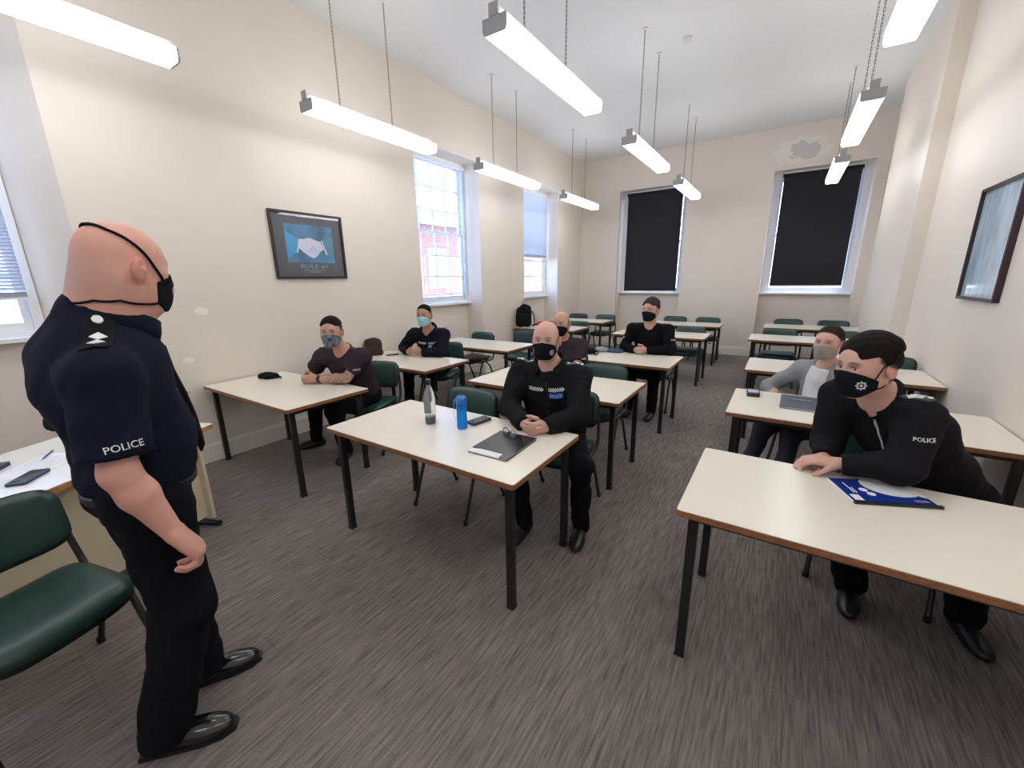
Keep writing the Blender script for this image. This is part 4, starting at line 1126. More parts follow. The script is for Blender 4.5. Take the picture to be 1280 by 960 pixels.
# person under the poster
def p_polo():
    f = (.42, -.9); hd = Head((-3.215, 2.055, 1.20), (.66, -.75), pitch=.03, sc=1.0, jaw=1.05)
    l = left_of(f); pel = V3(-3.36, 2.42, .54); nb = V3(-3.245, 2.165, 1.025)
    mid = nb-V3(0, 0, .055); Rs, Ls = mid-l*.205, mid+l*.185
    c = V3(-3.50, 1.93, .772); hp, Rw, Lw = clasped(c, (.1, -1))
    Rw = V3(-3.57, 1.985, .775); Lw = V3(-3.42, 1.99, .775); hp = hand(Rw, (.5, -.7, .0), (.74, .5, 0), (0, 0, 1), (.7, .8, .5))+hand(Lw+V3(0, 0, .008), (-.55, -.7, 0), (-.74, .5, 0), (0, 0, 1), (.65, .8, .5))
    Re, Le = V3(-3.66, 2.10, .79), V3(-3.165, 2.11, .79)
    hips, knees, ank, toes = seated_legs(pel, (.15, -1), kx=.42, foot=.0)
    knees = [V3(-3.62, 2.05, .51), V3(-3.22, 1.98, .51)]; ank = [V3(-3.80, 2.12, .09), V3(-3.28, 2.10, .09)]; toes = [(-.3, -1), (.5, -.8)]
    le, lw_ = Le.copy(), Lw.copy()
    def tatt(P, C):
        ab = lw_-le; t = ((P-le)@ab)/(ab@ab); r = np.linalg.norm(P-(le+np.clip(t, 0, 1)[:, None]*ab), axis=1)
        m = ((t > -.15) & (t < .62) & (r < .062)).astype(float)*(.5+.5*np.sin(P[:, 0]*190)*np.sin(P[:, 1]*170+P[:, 2]*150) > .38)*.55
        return C*(1-m[:, None])+np.array((.10, .10, .11))*m[:, None]
    root, sh, R = person((-3.33, 2.40, 0), 'person in dark plum short sleeved shirt with patterned grey mask and tattooed forearm', hd, nb, pel, f, Rs, Ls, Re, Le, Rw, Lw, hp, hips, knees, ank, toes,
        M_POLO, M_TROU, M_BOOT, SK_MED, sleeve='short', chest=(.205, .135), belly=(.180, .140), vox=.006, fold=.0035, colfn=skin_fn(hd, SK_MED, (.030, .022, .018), hair_paint(), extra=tatt), arm=(.070, .06, .045), shorts=.70)
    mask(root, hd, M_MASKG); hair(root, hd, M_HAIRD, .014, .005, .006)
    ff = R[:, 1]; lw = -R[:, 0]; up = R[:, 2]
    collar(root, nb, R, .074, .070, .022, .25, M_POLO, front_drop=.03)
    patch(sh, root, gridpoly(.026, .10, 2, 6), nb-up*.115+ff*.14, lw, up, 'placket', M_POLO, lift=.003)
    for k in (-.03, .02): patch(sh, root, discpoly(.006, 8), nb-up*(.115-k)+ff*.14, lw, up, 'button', M_DARKPL, lift=.005)
    ax = nrm(Le-Ls); out = nrm(l*.75+V3(f[0], f[1], 0)*.66)
    patch(sh, root, textpoly('POLICE', .015, .060), Ls+(Le-Ls)*.55+out*.08, np.cross(V3(0, 0, 1), out), V3(0, 0, 1), 'sleeve_lettering', M_WHITE, lift=.003)
    for S_ in (Rs, Ls): epaulette(root, sh, S_, nb, ff, m=M_DARKPL, pips=((0, .03, 'bar', .018, M_WHITE),))
    w = Lw+nrm(Le-Lw)*.025-np.array(root.location); d = nrm(Lw-Le)
    MB().tube([w-d*.014, w+d*.014], .035, 14).build('wristwatch', M_PHONE, root)
p_polo()

# person with the surgical mask
def p_surgical():
    f = (.35, -.94); hd = Head((-3.56, 3.50, 1.212), (.42, -.9), pitch=.02, sc=1.0)
    l = left_of(f); pel = V3(-3.66, 3.80, .54); nb = V3(-3.585, 3.585, 1.03)
    mid = nb-V3(0, 0, .05); Rs, Ls = mid-l*.20, mid+l*.20
    Rw = V3(-3.78, 3.405, .775); Lw = V3(-3.56, 3.43, .78)
    hp = hand(Rw, (.8, -.5, .05), (.5, .8, 0), (0, 0, 1), (.5, .6, .4))+hand(Lw+V3(0, 0, .006), (-.85, -.4, 0), (-.4, .85, 0), (0, 0, 1), (.5, .6, .4))
    Re, Le = V3(-3.99, 3.53, .80), V3(-3.34, 3.53, .80)
    hips, knees, ank, toes = seated_legs(pel, (.1, -1)); knees = [V3(-3.82, 3.42, .52), V3(-3.44, 3.40, .52)]
    root, sh, R = person((-3.64, 3.78, 0), 'person in navy jacket wearing a light blue surgical mask', hd, nb, pel, f, Rs, Ls, Re, Le, Rw, Lw, hp, hips, knees, ank, toes,
        M_NAVY3, M_TROU, M_BOOT, SK_TAN, chest=(.20, .135), belly=(.185, .14), vox=.007, fold=.0045, shirt_name='jacket', colfn=skin_fn(hd, SK_TAN, (.018, .014, .012), hair_paint(), browc=(.03, .02, .015)), arm=(.076, .066, .048))
    mask(root, hd, M_MASKS, vox=.006); hair(root, hd, M_HAIRK, .010, .004, .005, vox=.006)
    ff = R[:, 1]; lw = -R[:, 0]; up = R[:, 2]
    collar(root, nb, R, .088, .092, .05, 1.0, M_NAVY3, flare=.012, front_drop=.035)
    b = nb-up*.105+ff*.15
    checks(root, sh, b-lw*.070, lw, up, .11, 3, 14); checks(root, sh, b+lw*.064, lw, up, .10, 3, 14)
    patch(sh, root, gridpoly(.088, .04, 6, 2), b+lw*.062-up*.040, lw, up, 'police_badge', mat('badge_pale', (.16, .25, .55), rough=.5), lift=.009, thick=.006)
    for S_ in (Rs, Ls): epaulette(root, sh, S_, nb, ff, m=M_DARKPL, pips=((0, .03, 'bar', .018, M_WHITE),))
    # folded slip of paper between the hands
    MB().add([V3(-3.70, 3.415, .80)-root.location, V3(-3.67, 3.41, .80)-root.location, V3(-3.68, 3.43, .865)-root.location, V3(-3.70, 3.418, .80)-root.location, V3(-3.67, 3.413, .80)-root.location, V3(-3.68, 3.433, .865)-root.location], [(0, 1, 2), (5, 4, 3), (0, 2, 5, 3), (1, 4, 5, 2), (0, 3, 4, 1)]).build('paper_slip', M_PAPER, root)
p_surgical()

# person half hidden behind the one at the bottle table
def p_behind():
    f = (.25, -.97); hd = Head((-1.888, 3.80, 1.165), (.05, -1), pitch=.10, roll=-.08, sc=1.0)
    l = left_of(f); pel = V3(-1.94, 3.93, .54); nb = V3(-1.91, 3.87, .985)
    mid = nb-V3(0, 0, .05); Rs, Ls = mid-l*.20, mid+l*.20
    Rw = V3(-2.02, 3.50, .62); Lw = V3(-1.80, 3.50, .62)
    hp = hand(Rw, (.6, -.6, -.1), (.6, .6, 0), (0, 0, 1))+hand(Lw, (-.6, -.6, -.1), (-.6, .6, 0), (0, 0, 1))
    Re, Le = V3(-2.16, 3.76, .74), V3(-1.68, 3.76, .76)
    hips, knees, ank, toes = seated_legs(pel, (0, -1))
    def hf(x, y, z): return np.clip((.03-y)*25, 0, 1)*np.clip((z+.04)*30, 0, 1)*np.clip((.10-z)*30, 0, 1)*.5
    root, sh, R = person((-1.93, 4.00, 0), 'person with shaved head and black mask, half hidden behind the chequered band jacket', hd, nb, pel, f, Rs, Ls, Re, Le, Rw, Lw, hp, hips, knees, ank, toes,
        M_POLO, M_TROU, M_BOOT, SK_MED, sleeve='short', chest=(.20, .135), belly=(.18, .14), vox=.007, fold=.0035, colfn=skin_fn(hd, SK_MED, (.19, .14, .11), hf), arm=(.070, .06, .045), shorts=.85)
    mask(root, hd, M_MASKB, vox=.006)
    collar(root, nb, R, .074, .070, .022, .25, M_POLO, front_drop=.03)
    for S_ in (Rs, Ls): epaulette(root, sh, S_, nb, R[:, 1], m=M_DARKPL, pips=((0, .03, 'bar', .02, M_WHITE),))
    out = nrm(l*.75+V3(f[0], f[1], 0)*.66)
    patch(sh, root, textpoly('POLICE', .015, .060), Ls+(Le-Ls)*.62+out*.08, np.cross(V3(0, 0, 1), out), V3(0, 0, 1), 'sleeve_lettering', M_WHITE, lift=.003)
p_behind()

# person in the black jersey
def p_jersey():
    f = (.05, -1); hd = Head((-1.285, 4.92, 1.245), (-.22, -1), pitch=.06, sc=1.06)
    l = left_of(f); pel = V3(-1.29, 5.16, .54); nb = V3(-1.30, 5.00, 1.06)
    mid = nb-V3(0, 0, .05); Rs, Ls = mid-l*.205, mid+l*.205
    c = V3(-1.35, 4.80, .775); hp, Rw, Lw = clasped(c, f)
    Re, Le = V3(-1.575, 4.93, .79), V3(-1.03, 4.93, .79)
    hips, knees, ank, toes = seated_legs(pel, (0, -1)); 
    root, sh, R = person((-1.28, 5.14, 0), 'person with greying hair and plain black mask in a black long sleeved top', hd, nb, pel, f, Rs, Ls, Re, Le, Rw, Lw, hp, hips, knees, ank, toes,
        M_TOP5, M_TROU, M_BOOT, SK_FAIR, chest=(.20, .135), belly=(.185, .14), vox=.007, fold=.0035, shirt_name='jersey', colfn=skin_fn(hd, SK_FAIR, (.075, .062, .055), hair_paint()), arm=(.072, .062, .046))
    mask(root, hd, M_MASKB, vox=.006); hair(root, hd, M_HAIRG, .018, .007, .008, fold=.002)
    collar(root, nb, R, .074, .070, .024, .1, M_TOP5, front_drop=.03)
    for S_ in (Rs, Ls): epaulette(root, sh, S_, nb, R[:, 1], m=M_DARKPL, pips=((0, .03, 'bar', .02, M_SILVER),))
    for S_, E_, s_ in ((Rs, Re, -1), (Ls, Le, 1)):
        o = nrm(l*s_*.8+V3(0, -1, 0)*.6); patch(sh, root, textpoly('POLICE', .013, .055), S_+(E_-S_)*.45+o*.085, np.cross(V3(0, 0, 1), o), V3(0, 0, 1), 'sleeve_lettering', M_WHITE, lift=.003)
p_jersey()

# person in the grey cardigan
def p_cardigan():
    f = (-.55, -.84); hd = Head((.310, 3.65, 1.140), (-.42, -.9), pitch=.0, sc=.95)
    l = left_of(f); pel = V3(.36, 3.84, .53); nb = V3(.335, 3.72, .965)
    mid = nb-V3(0, 0, .045); Rs, Ls = mid-l*.165, mid+l*.165
    Re, Le = V3(-.015, 3.86, .735), V3(.55, 3.56, .72); Rw, Lw = V3(.10, 3.66, .60), V3(.38, 3.48, .62)
    hp = hand(Rw, (.7, -.6, -.2), (.6, .7, 0), (0, 0, 1), sc=.9)+hand(Lw, (-.9, -.3, -.1), (-.3, .9, 0), (0, 0, 1), sc=.9)
    hips, _, _, _ = seated_legs(pel, f, spread=.085)
    knees = [V3(.00, 3.42, .52), V3(.17, 3.34, .52)]; ank = [V3(-.10, 3.30, .12), V3(.12, 3.20, .10)]; toes = [(-.6, -.8), (-.5, -.85)]
    root, sh, R = person((.35, 3.82, 0), 'person with pulled back brown hair and taupe mask in a grey cardigan', hd, nb, pel, f, Rs, Ls, Re, Le, Rw, Lw, hp, hips, knees, ank, toes,
        M_CARD, M_GTRO, M_BOOT, SK_FAIR, chest=(.162, .120), belly=(.155, .118), vox=.006, fold=.004, shirt_name='cardigan', colfn=skin_fn(hd, SK_FAIR, (.045, .025, .016), hair_paint(.95, .082), browc=(.10, .06, .04)), neck=(.046, .052), arm=(.060, .052, .040), leg=(.082, .062, .048), nkcut=.060)
    u = R[:, 2]; ff = R[:, 1]; rt = R[:, 0]
    # blouse: the front panel between the cardigan edges
    bl = Solid([ell(pel+(nb-pel)*.64, (.162, .128, .20), R, .07), ell(pel+(nb-pel)*.30+ff*.02, (.150, .126, .19), R, .07), cap(nb-u*.02+ff*.03, nb-u*.08+ff*.05, .075, .08, .03), cap(nb-u*.005+ff*.015, nb+u*.16+ff*.02, .062, .07, .012, op='s')], .004,
               ((rt, rt@nb+.082), (-rt, -(rt@nb)+.060), (-ff, -(ff@(nb-u*.1))-.02), (u, u@nb+.012)))
    add_solid(bl, .006, 'blouse', M_TEE, root)
    patch(bl, root, discpoly(.006, 8), nb-u*.085+ff*.12, rt, u, 'pendant', M_BOOT, lift=.004)
    mask(root, hd, M_MASKT, wide=.03)
    hair(root, hd, M_HAIRB, .010, .007, .008, line=.078, side_y=.046, burn=.022, low=-.05, extra=(ell(hd.w((0, -.118, .02)), V3(.036, .032, .036), hd.R, .02), cap(hd.w((0, -.12, .0)), hd.w((0, -.125, -.055)), .022, .012, .02)))
p_cardigan()

# person leaning over the booklet table
def p_lean():
    f = (-.62, -.78); hd = Head((.336, 2.275, 1.226), (-.74, -.67), pitch=.08, roll=-.04, sc=1.04, jaw=1.02, eo=.014)
    l = left_of(f); pel = V3(.80, 2.68, .55); nb = V3(.415, 2.385, 1.085)
    mid = nb-V3(-.015, -.01, .050); Rs, Ls = mid-l*.180, mid+l*.150+V3(0, 0, -.010)
    Le = V3(.510, 2.205, .825); Lw = V3(.310, 2.215, .790); Re = V3(.275, 2.44, .80); Rw = V3(.255, 2.29, .775)
    hp = hand(Lw, (-1, .05, -.02), (0, .15, -1), (0, -1, 0), (.3, .35, .3), 1.03)+hand(Rw, (-.75, -.5, -.1), (.3, .1, -1), (1, 0, 0), (.35, .4, .3), 1.0)
    hips = [pel-l*.10, pel+l*.10]; knees = [V3(.36, 2.24, .50), V3(.80, 2.27, .50)]; ank = [V3(.47, 2.41, .09), V3(.88, 2.43, .09)]; toes = [(-.1, -1), (.2, -1)]
    root, sh, R = person((.70, 2.64, 0), 'dark haired person in black zip top leaning on the booklet table, crest on black mask', hd, nb, pel, f, Rs, Ls, Re, Le, Rw, Lw, hp, hips, knees, ank, toes,
        M_JACK, M_TROU, M_BOOT, SK_FAIR, chest=(.19, .150), belly=(.19, .15), vox=.005, fold=.0045, shirt_name='zip_top', colfn=skin_fn(hd, SK_FAIR, (.02, .014, .011), hair_paint(1., .086), browc=(.04, .025, .02)), neck=(.060, .066), arm=(.082, .070, .046), leg=(.098, .080, .066))
    mask(root, hd, M_MASKB, wide=.022, crest=True, crest_at=((-.052, .075, -.056), (-.72, -.69, 0), .021), vox=.004, loops=False)
    hs = Solid(hd.base+hd.ear)
    for q in (1, -1):
        strap(root, hs, hd, [(q*.056, .026, -.028), (q*.072, .010, .012), (q*.079, -.012, .034), (q*.078, -.035, .02)], .0026, M_MASKB)
        strap(root, hs, hd, [(q*.054, .026, -.062), (q*.070, -.02, -.062), (q*.066, -.06, -.060), (0, -.10, -.058)], .0030, M_MASKB, name='nape_elastic')
    hair(root, hd, M_HAIRD, .019, .011, .012, line=.084, fold=.0045, vox=.005, side_y=.026, sweep=(0, -.022, .048))
    u = R[:, 2]; ff = R[:, 1]; lw = -R[:, 0]
    collar(root, nb, R, .080, .076, .030, .5, M_JACK, flare=.004, front_drop=.045, back_rise=.01)
    patch(sh, root, gridpoly(.008, .18, 1, 8), nb-u*.15+ff*.14, lw, u, 'zip', M_SILVER, lift=.002)
    patch(sh, root, gridpoly(.010, .032, 1, 2), nb-u*.085+ff*.14, lw, u, 'zip_pull', M_SILVER, lift=.005)
    epaulette(root, sh, Ls, nb, ff, m=M_DARKPL, pips=((0, -.045, 'disc', .007, M_WHITE), (-.013, -.006, 'pip', .019, M_WHITE), (.013, -.006, 'pip', .019, M_WHITE), (0, .018, 'bar', .02, M_WHITE), (.0, .042, 'disc', .010, M_WHITE)), size=(.062, .12))
    epaulette(root, sh, Rs, nb, ff, m=M_DARKPL, pips=((0, -.01, 'pip', .018, M_WHITE), (0, .02, 'bar', .02, M_WHITE)), size=(.062, .12))
    o = nrm(l*.55+V3(f[0], f[1], 0)*.30+V3(0, -.6, .1))
    patch(sh, root, textpoly('POLICE', .016, .075), Ls+(Le-Ls)*.34+o*.09, np.cross(V3(0, 0, 1), o), V3(0, 0, 1), 'sleeve_lettering', M_WHITE, lift=.003)
    w = Rw+nrm(Re-Rw)*.02-np.array(root.location); d = nrm(Rw-Re); MB().tube([w-d*.012, w+d*.012], .040, 14).build('wristwatch', M_PHONE, root)
p_lean()
# ------------------------------------------------------------------ things on the tables
Z = TZ+.0005
def rot_empty(name, x, y, z, a, label, cat, group=None): return empty(name, (x, y, z), a, label, cat, group)
def glassy(name, c, rough=.08, tr=.85):
    m = bpy.data.materials.new(name); m.use_nodes = True; b = m.node_tree.nodes['Principled BSDF']
    b.inputs['Base Color'].default_value = tuple(c)+(1,); b.inputs['Roughness'].default_value = rough; b.inputs['Transmission Weight'].default_value = tr; b.inputs['IOR'].default_value = 1.18
    return m
def bottle_clear():
    r = empty('water_bottle', (-1.80, 1.765, Z), 0, 'clear plastic drink bottle with black cap and grey base', 'bottle')
    MB().lathe([(.030, .034), (.034, .05), (.036, .10), (.037, .15), (.034, .19), (.024, .225), (.016, .245), (.0145, .262)], 24).build('bottle_body', glassy('clear_plastic', (.90, .93, .95)), r)
    MB().lathe([(.028, 0), (.033, .004), (.034, .03), (.0335, .05)], 24).build('base_cup', mat('bottle_base', (.10, .10, .11), rough=.4), r)
    MB().lathe([(.0175, .258), (.0175, .288), (.016, .291)], 20).build('cap', M_BLACK, r)
    b = MB(); n = 14
    V = []
    for z in (.075, .185):
        for k in range(n+1):
            a = math.radians(-125+100*k/n)-.15; rr = .0375 if z < .1 else .0365; V.append((rr*math.cos(a), rr*math.sin(a), z-.04*(k/n)*(z > .1)+.0))
    b.add(V, [(k, k+1, n+1+k+1, n+1+k) for k in range(n)], True); b.build('label_band', mat('bottle_label', (.22, .23, .25), rough=.5), r)
bottle_clear()
def bottle_blue():
    r = empty('blue_bottle', (-1.565, 1.80, Z), .4, 'translucent blue drink bottle with wire carry loop', 'bottle')
    bm = glassy('blue_plastic', (.02, .30, .85), .15, .55)
    MB().lathe([(.029, 0), (.032, .004), (.0325, .06), (.031, .10), (.0325, .155), (.032, .165)], 24).build('bottle_body', bm, r)
    MB().lathe([(.034, .165), (.034, .192), (.026, .204), (.012, .208)], 24).build('lid', mat('blue_lid', (.02, .17, .55), rough=.3), r)
    MB().tube([(-.03, -.005, .19), (-.042, -.008, .185), (-.046, -.01, .16), (-.046, -.01, .08), (-.040, -.01, .05), (-.036, -.01, .055)], .0016, 6).build('carry_loop', M_SILVER, r)
    MB().lathe([(.008, .205), (.008, .212), (.005, .214)], 12).build('spout_cap', mat('blue_lid2', (.02, .12, .42), rough=.3), r)
bottle_blue()
def phone(name, x, y, a, w, l, t, label, m=M_PHONE):
    r = empty(name, (x, y, Z), a, label, 'phone'); MB().prism(rrect(w, l, .010), 0, t).build('case', m, r, bevel=.0)
    MB().prism(rrect(w*.90, l*.93, .008), t, t+.0006).build('screen', mat('screen_glass', (.02, .03, .05), rough=.05), r)
    MB().prism([(px+w*.2, py+l*.33) for px, py in rrect(w*.3, w*.3, .004)], t+.0006, t+.0020).build('camera_bump', M_DARKPL, r); return r
phone('phone', -1.545, 1.945, -.18, .074, .155, .016, 'dark thick phone lying between the blue bottle and the folded hands')
def clipboard():
    a = 0.03; r = empty('clipboard_folder', (-1.19, 1.70, Z), a, 'black folder clipboard with white paper edge beneath the spectacles', 'clipboard')
    w, l = .245, .325
    MB().prism(rrect(w-.01, l-.01, .004), .002, .010).build('paper_stack', M_PAPER, r)
    b = MB(); b.prism([(-w/2, l/2), (-w/2, -l/2+.045), (-w/2+.03, -l/2+.045), (-w/2+.05, -l/2+.055), (w/2-.05, -l/2+.055), (w/2-.045, -l/2), (w/2, -l/2), (w/2, l/2)][::-1], .010, .014)
    b.build('cover', M_PHONE, r); MB().prism(rrect(w, l, .006), 0, .002).build('back_board', M_PHONE, r)
    g = empty('spectacles', (-1.225, 1.815, Z+.0145), -.35, 'dark framed spectacles folded on the clipboard', 'glasses')
    for s in (-1, 1):
        pts = [(s*.034+.026*math.cos(t), .019*math.sin(t)*.25, .020+.019*math.sin(t)) for t in np.linspace(0, 2*math.pi, 17)]
        f = MB().tube(pts, .0022, 6).build('rim', M_BLACK, g)
        MB().lathe([(.022, 0), (.022, .001)], 16).build('lens', M_GLASS, f); f.children[0].matrix_local = Matrix.Translation((s*.034, 0, .020)) @ Matrix.Rotation(math.pi/2-.25, 4, 'X')
        MB().tube([(s*.060, .0, .028), (s*.062, .012, .024), (s*.02, .022, .012), (-s*.045, .026, .005)], .0019, 6).build('temple_arm', M_BLACK, g)
    MB().tube([(-.009, 0, .024), (0, -.003, .028), (.009, 0, .024)], .002, 6).build('bridge', M_BLACK, g)
clipboard()
def soft_bag(name, loc, label, cat, prims, m, vox=.007, fold=.003):
    r = empty(name, loc, 0, label, cat); add_solid(Solid(prims, 0, ((V3(0, 0, -1), -loc[2]),), fold, 2.), vox, 'bag_body', m, r); return r
M_BAGB = cloth('bag_black', (.010, .010, .012)); M_BAGBR = cloth('bag_brown', (.055, .038, .030)); M_RED = cloth('bag_red', (.42, .02, .03))
def pouch():
    c = V3(-4.05, 1.875, TZ)
    r = soft_bag('pouch', tuple(c), 'small black zipped pouch lying on the table under the poster', 'pouch', [ell(c+V3(-.02, .0, .022), (.085, .06, .034), k=.03), cap(c+V3(-.08, -.03, .018), c+V3(.05, .05, .022), .028, .026, .03)], M_BAGB)
    MB().tube([(.05, .02, .02), (.10, .035, .012), (.115, .06, .010), (.07, .075, .012), (.04, .06, .02)], .006, 8).build('wrist_strap', M_BAGB, r)
    MB().tube([(-.09, -.035, .044), (-.02, .02, .058), (.05, .06, .046)], .0025, 6).build('zip', M_DARKPL, r)
pouch()
def shoulder_bag():
    c = V3(-4.17, 3.20, TZ); R = frame_from((.75, -.65)) 
    def w(x, y, z): return c+R[:, 0]*x+R[:, 1]*y+V3(0, 0, z)
    r = soft_bag('shoulder_bag', tuple(c), 'brown canvas shoulder bag leaning against the wall', 'bag', [ell(w(0, -.01, .105), (.105, .045, .115), R, .03), cap(w(-.075, .0, .03), w(.085, .0, .03), .042, .042, .03), cap(w(-.06, -.02, .16), w(.06, -.02, .16), .040, .040, .03), ell(w(.01, .04, .07), (.08, .02, .06), R, .02)], M_BAGBR)
    pts = [w(.07, -.01, .17)-c, w(.12, .02, .12)-c, w(.17, .05, .04)-c, w(.22, .05, .012)-c, w(.28, .02, .012)-c, w(.25, -.01, .012)-c, w(.16, -.01, .015)-c, w(.10, .0, .03)-c]
    MB().tube(pts, .009, 8).build('shoulder_strap', M_BAGBR, r)
    MB().tube([w(-.07, .045, .115)-c, w(0, .062, .118)-c, w(.08, .048, .115)-c], .003, 6).build('zip', M_DARKPL, r)
    phone('phone', -3.985, 3.33, -.5, .075, .15, .012, 'dark phone beside the brown shoulder bag')
shoulder_bag()
def backpack():
    c = V3(-4.13, 6.68, TZ); R = frame_from((.55, -.85))
    def w(x, y, z): return c+R[:, 0]*x+R[:, 1]*y+V3(0, 0, z)
    r = soft_bag('backpack', tuple(c), 'tall black backpack standing on a table by the wall', 'backpack',
        [cap(w(-.07, 0, .08), w(-.07, 0, .33), .085, .08, .05), cap(w(.07, 0, .08), w(.07, 0, .30), .085, .075, .05), ell(w(0, .085, .14), (.12, .05, .12), R, .03), cap(w(-.02, -.02, .36), w(.0, -.02, .38), .07, .06, .05)], M_BAGB, .009)
    MB().tube([w(-.16, .0, .30)-c, w(-.20, .02, .20)-c, w(-.21, .03, .06)-c, w(-.17, .04, .01)-c], .012, 8).build('shoulder_strap', M_BAGB, r)
    MB().tube([w(-.11, .10, .22)-c, w(0, .135, .26)-c, w(.11, .10, .22)-c], .004, 6).build('zip', M_DARKPL, r)
    MB().tube([w(-.04, -.02, .44)-c, w(0, -.02, .475)-c, w(.04, -.02, .44)-c], .007, 6).build('top_handle', M_BAGB, r)
backpack()
def redbag():
    c = V3(-3.78, 6.86, TZ)
    r = soft_bag('red_bag', tuple(c), 'red cloth bag lying on the backpack table', 'bag', [ell(c+V3(0, 0, .045), (.17, .11, .055), k=.03), cap(c+V3(-.12, .02, .04), c+V3(.14, .03, .045), .05, .05, .03)], M_RED, .009)
    MB().tube([(-.14, -.02, .05), (-.21, -.06, .03), (-.25, -.03, .018), (-.18, .03, .03)], .012, 8).build('handle', M_BAGB, r)
redbag()
def tablebag():
    c = V3(-1.95, 4.58, TZ)
    r = soft_bag('strapped_bag', tuple(c), 'black bag with a looped strap on the table before the black long sleeved top', 'bag', [ell(c+V3(0, 0, .03), (.13, .09, .045), k=.03), cap(c+V3(-.08, -.02, .03), c+V3(.09, .03, .03), .04, .035, .03), ell(c+V3(-.03, .03, .06), (.06, .05, .03), k=.03)], M_BAGB)
    MB().tube([(.10, 0, .04), (.16, -.03, .05), (.19, -.06, .035), (.185, -.075, .012), (.15, -.06, .012), (.12, -.03, .03)], .009, 8).build('strap', M_BAGB, r)
    j = V3(-1.78, 4.80, TZ); cm = cloth('jacket_grey', (.30, .31, .34)); cb = cloth('jacket_blue', (.06, .10, .14))
    r = empty('folded_jacket', tuple(j), 0, 'folded grey and dark blue jacket at the far edge of a table', 'jacket')
    add_solid(Solid([ell(j+V3(-.04, 0, .022), (.10, .07, .03), k=.03), cap(j+V3(-.10, .02, .02), j+V3(.02, .02, .022), .024, .022, .03)], 0, ((V3(0, 0, -1), -TZ),), .003, 1.), .007, 'folded_body', cm, r)
    add_solid(Solid([ell(j+V3(.10, .02, .018), (.12, .06, .024), k=.03), cap(j+V3(.04, .0, .02), j+V3(.20, .03, .016), .02, .018, .03)], 0, ((V3(0, 0, -1), -TZ),), .003, 1.), .007, 'sleeve', cb, r)
tablebag()
def notebook():
    r = empty('notebook', (.185, 3.415, Z), -.02, 'dark grey hardback notebook with a pen on top', 'notebook')
    M_NB = mat('notebook_cover', (.075, .095, .125), rough=.6)
    MB().prism(rrect(.222, .345, .006), .0, .003).build('back_cover', M_NB, r); MB().prism(rrect(.212, .335, .004), .003, .012).build('pages', M_PAPER, r); MB().prism(rrect(.222, .345, .006), .012, .015).build('front_cover', M_NB, r)
    p = empty('pen', (.19, 3.455, Z+.0152), .1, 'slim pale pen lying on the grey notebook', 'pen')
    MB().tube([(-.065, 0, .004), (.05, 0, .004)], .004, 8).build('barrel', mat('pen_body', (.45, .47, .48), rough=.3), p); MB().tube([(.05, 0, .004), (.068, 0, .004)], [.004, .001], 8).build('tip', M_SILVER, p); MB().tube([(-.06, 0, .009), (-.025, 0, .0085)], .0012, 5).build('clip', M_SILVER, p)
    d = empty('handset', (-.105, 3.535, Z), .08, 'small black and silver handset by the aisle end of the notebook table', 'handset')
    MB().prism(rrect(.085, .16, .01), 0, .026).build('case', M_PHONE, d); MB().prism(rrect(.070, .085, .006), .026, .028).build('silver_cover', mat('hs_silver', (.45, .48, .58), rough=.25), d); MB().prism([(x, y-.058) for x, y in rrect(.066, .028, .004)], .026, .028).build('display', mat('hs_disp', (.10, .11, .14), rough=.2), d)
notebook()
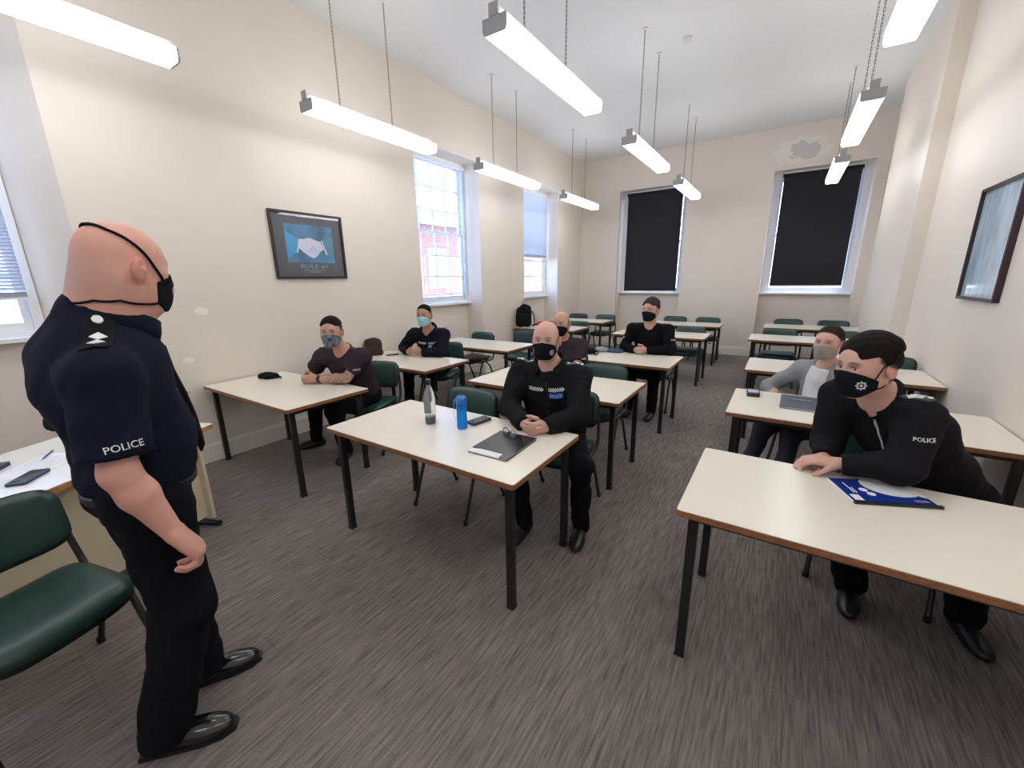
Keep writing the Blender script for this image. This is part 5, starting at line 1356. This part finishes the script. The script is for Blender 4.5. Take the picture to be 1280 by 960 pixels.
def booklet():
    a = math.radians(33); r = empty('booklet', (.445, 2.10, Z), 0, 'blue and white spine bound booklet on the table under the leaning arm', 'booklet')
    # corners measured on the tabletop: spine along the front-right edge
    P = [Vector((.262-.445, 2.155-2.10, 0)), Vector((.342-.445, 1.958-2.10, 0)), Vector((.612-.445, 2.08-2.10, 0)), Vector((.535-.445, 2.275-2.10, 0))]
    def q(u, v): return P[1].lerp(P[2], u).lerp(P[0].lerp(P[3], u), v)     # u along spine, v away from it
    def sheet(pts, z0, z1, name, m):
        n = len(pts); V = [q(u, v)+Vector((0, 0, z0)) for u, v in pts]+[q(u, v)+Vector((0, 0, z1)) for u, v in pts]
        MB().add(V, [tuple(range(n-1, -1, -1)), tuple(range(n, 2*n))]+[(i, (i+1) % n, n+(i+1) % n, n+i) for i in range(n)]).build(name, m, r)
    sq = [(0, 0), (1, 0), (1, 1), (0, 1)]
    sheet(sq, 0, .006, 'pages', M_PAPER)
    sheet([(0.0, .0), (1, 0), (1, .30), (.93, .36), (0, 1)][:4]+[(.93, .98), (.01, .99)], .006, .0064, 'cover', mat('booklet_cover', (.012, .035, .26), rough=.25))
    cp_ = [(.72+.36*math.cos(t), .74+.44*math.sin(t)) for t in np.linspace(0, 2*math.pi, 28, endpoint=False)]
    sheet([(min(max(u, .0), .99), min(v, .985)) for u, v in cp_], .0064, .0067, 'white_disc', M_PAPER)
    for cu, cv in ((.30, .52), (.34, .36)): sheet([(cu+.052*math.cos(t), cv+.075*math.sin(t)) for t in np.linspace(0, 2*math.pi, 16, endpoint=False)], .0064, .0068, 'white_spot', M_PAPER)
    sheet([(.04, .08), (.15, .08), (.15, .30), (.04, .30)], .0064, .0068, 'white_panel', M_PAPER)
    for k in range(2): sheet([(.13+.035*k, .38), (.145+.035*k, .38), (.145+.035*k, .80-.2*k), (.13+.035*k, .80-.2*k)], .0064, .0067, 'print_line', M_PAPER)
    for k in range(2): sheet([(.78, .14+.05*k), (.95, .14+.05*k), (.95, .155+.05*k), (.78, .155+.05*k)], .0064, .0067, 'print_line', M_SILVER)
    sheet([(-.01, -.03), (1.03, -.03), (1.03, .035), (-.01, .035)], 0, .010, 'spine_bar', M_BLACK)
booklet()
def desk_things():
    o = V3(-3.04, 1.02, 0); d = np.array(DD); n = np.array(DN)
    W = lambda a, b: o+d*a+n*b
    p = W(.80, .23); phone('phone', p[0], p[1], math.atan2(d[1], d[0])-math.pi/2+.45, .078, .16, .012, 'navy phone lying face up on the desk near its front edge', M_NAVYPH)
    p = W(.78, .52); phone('phone', p[0], p[1], math.atan2(d[1], d[0])-math.pi/2+.50, .085, .18, .018, 'thicker navy phone lying on the desk behind the papers', M_NAVYPH)
    for k, (a, b, t) in enumerate(((.66, .36, .25), (.42, .26, -.1), (.95, .34, .12))):
        p = W(a, b); r = empty('paper_sheet', (p[0], p[1], Z+.0004*k), math.atan2(d[1], d[0])+t, ['white printed sheet on the desk between the two navy phones', 'white sheet at the far end of the desk', 'white sheet under the nearer navy phone'][k], 'paper')
        MB().box(-.148, .148, -.105, .105, 0, .0004).build('sheet', M_PAPER, r)
        for q in range(7): MB().box(-.12, .12-.03*(q % 3), -.085+q*.024, -.081+q*.024, .0004, .0006).build('print_line', mat('print_grey', (.5, .5, .55), rough=.8) if 'print_grey' not in MATS else MATS['print_grey'], r)
    p = W(.57, .47); r = empty('pen', (p[0], p[1], Z), math.atan2(d[1], d[0])+.7, 'blue pen lying on the desk beside the papers', 'pen')
    MB().tube([(-.07, 0, .005), (.06, 0, .005)], .0048, 8).build('barrel', mat('pen_blue', (.03, .10, .30), rough=.3), r); MB().tube([(.06, 0, .005), (.075, 0, .005)], [.0045, .001], 8).build('tip', M_SILVER, r)
desk_things()
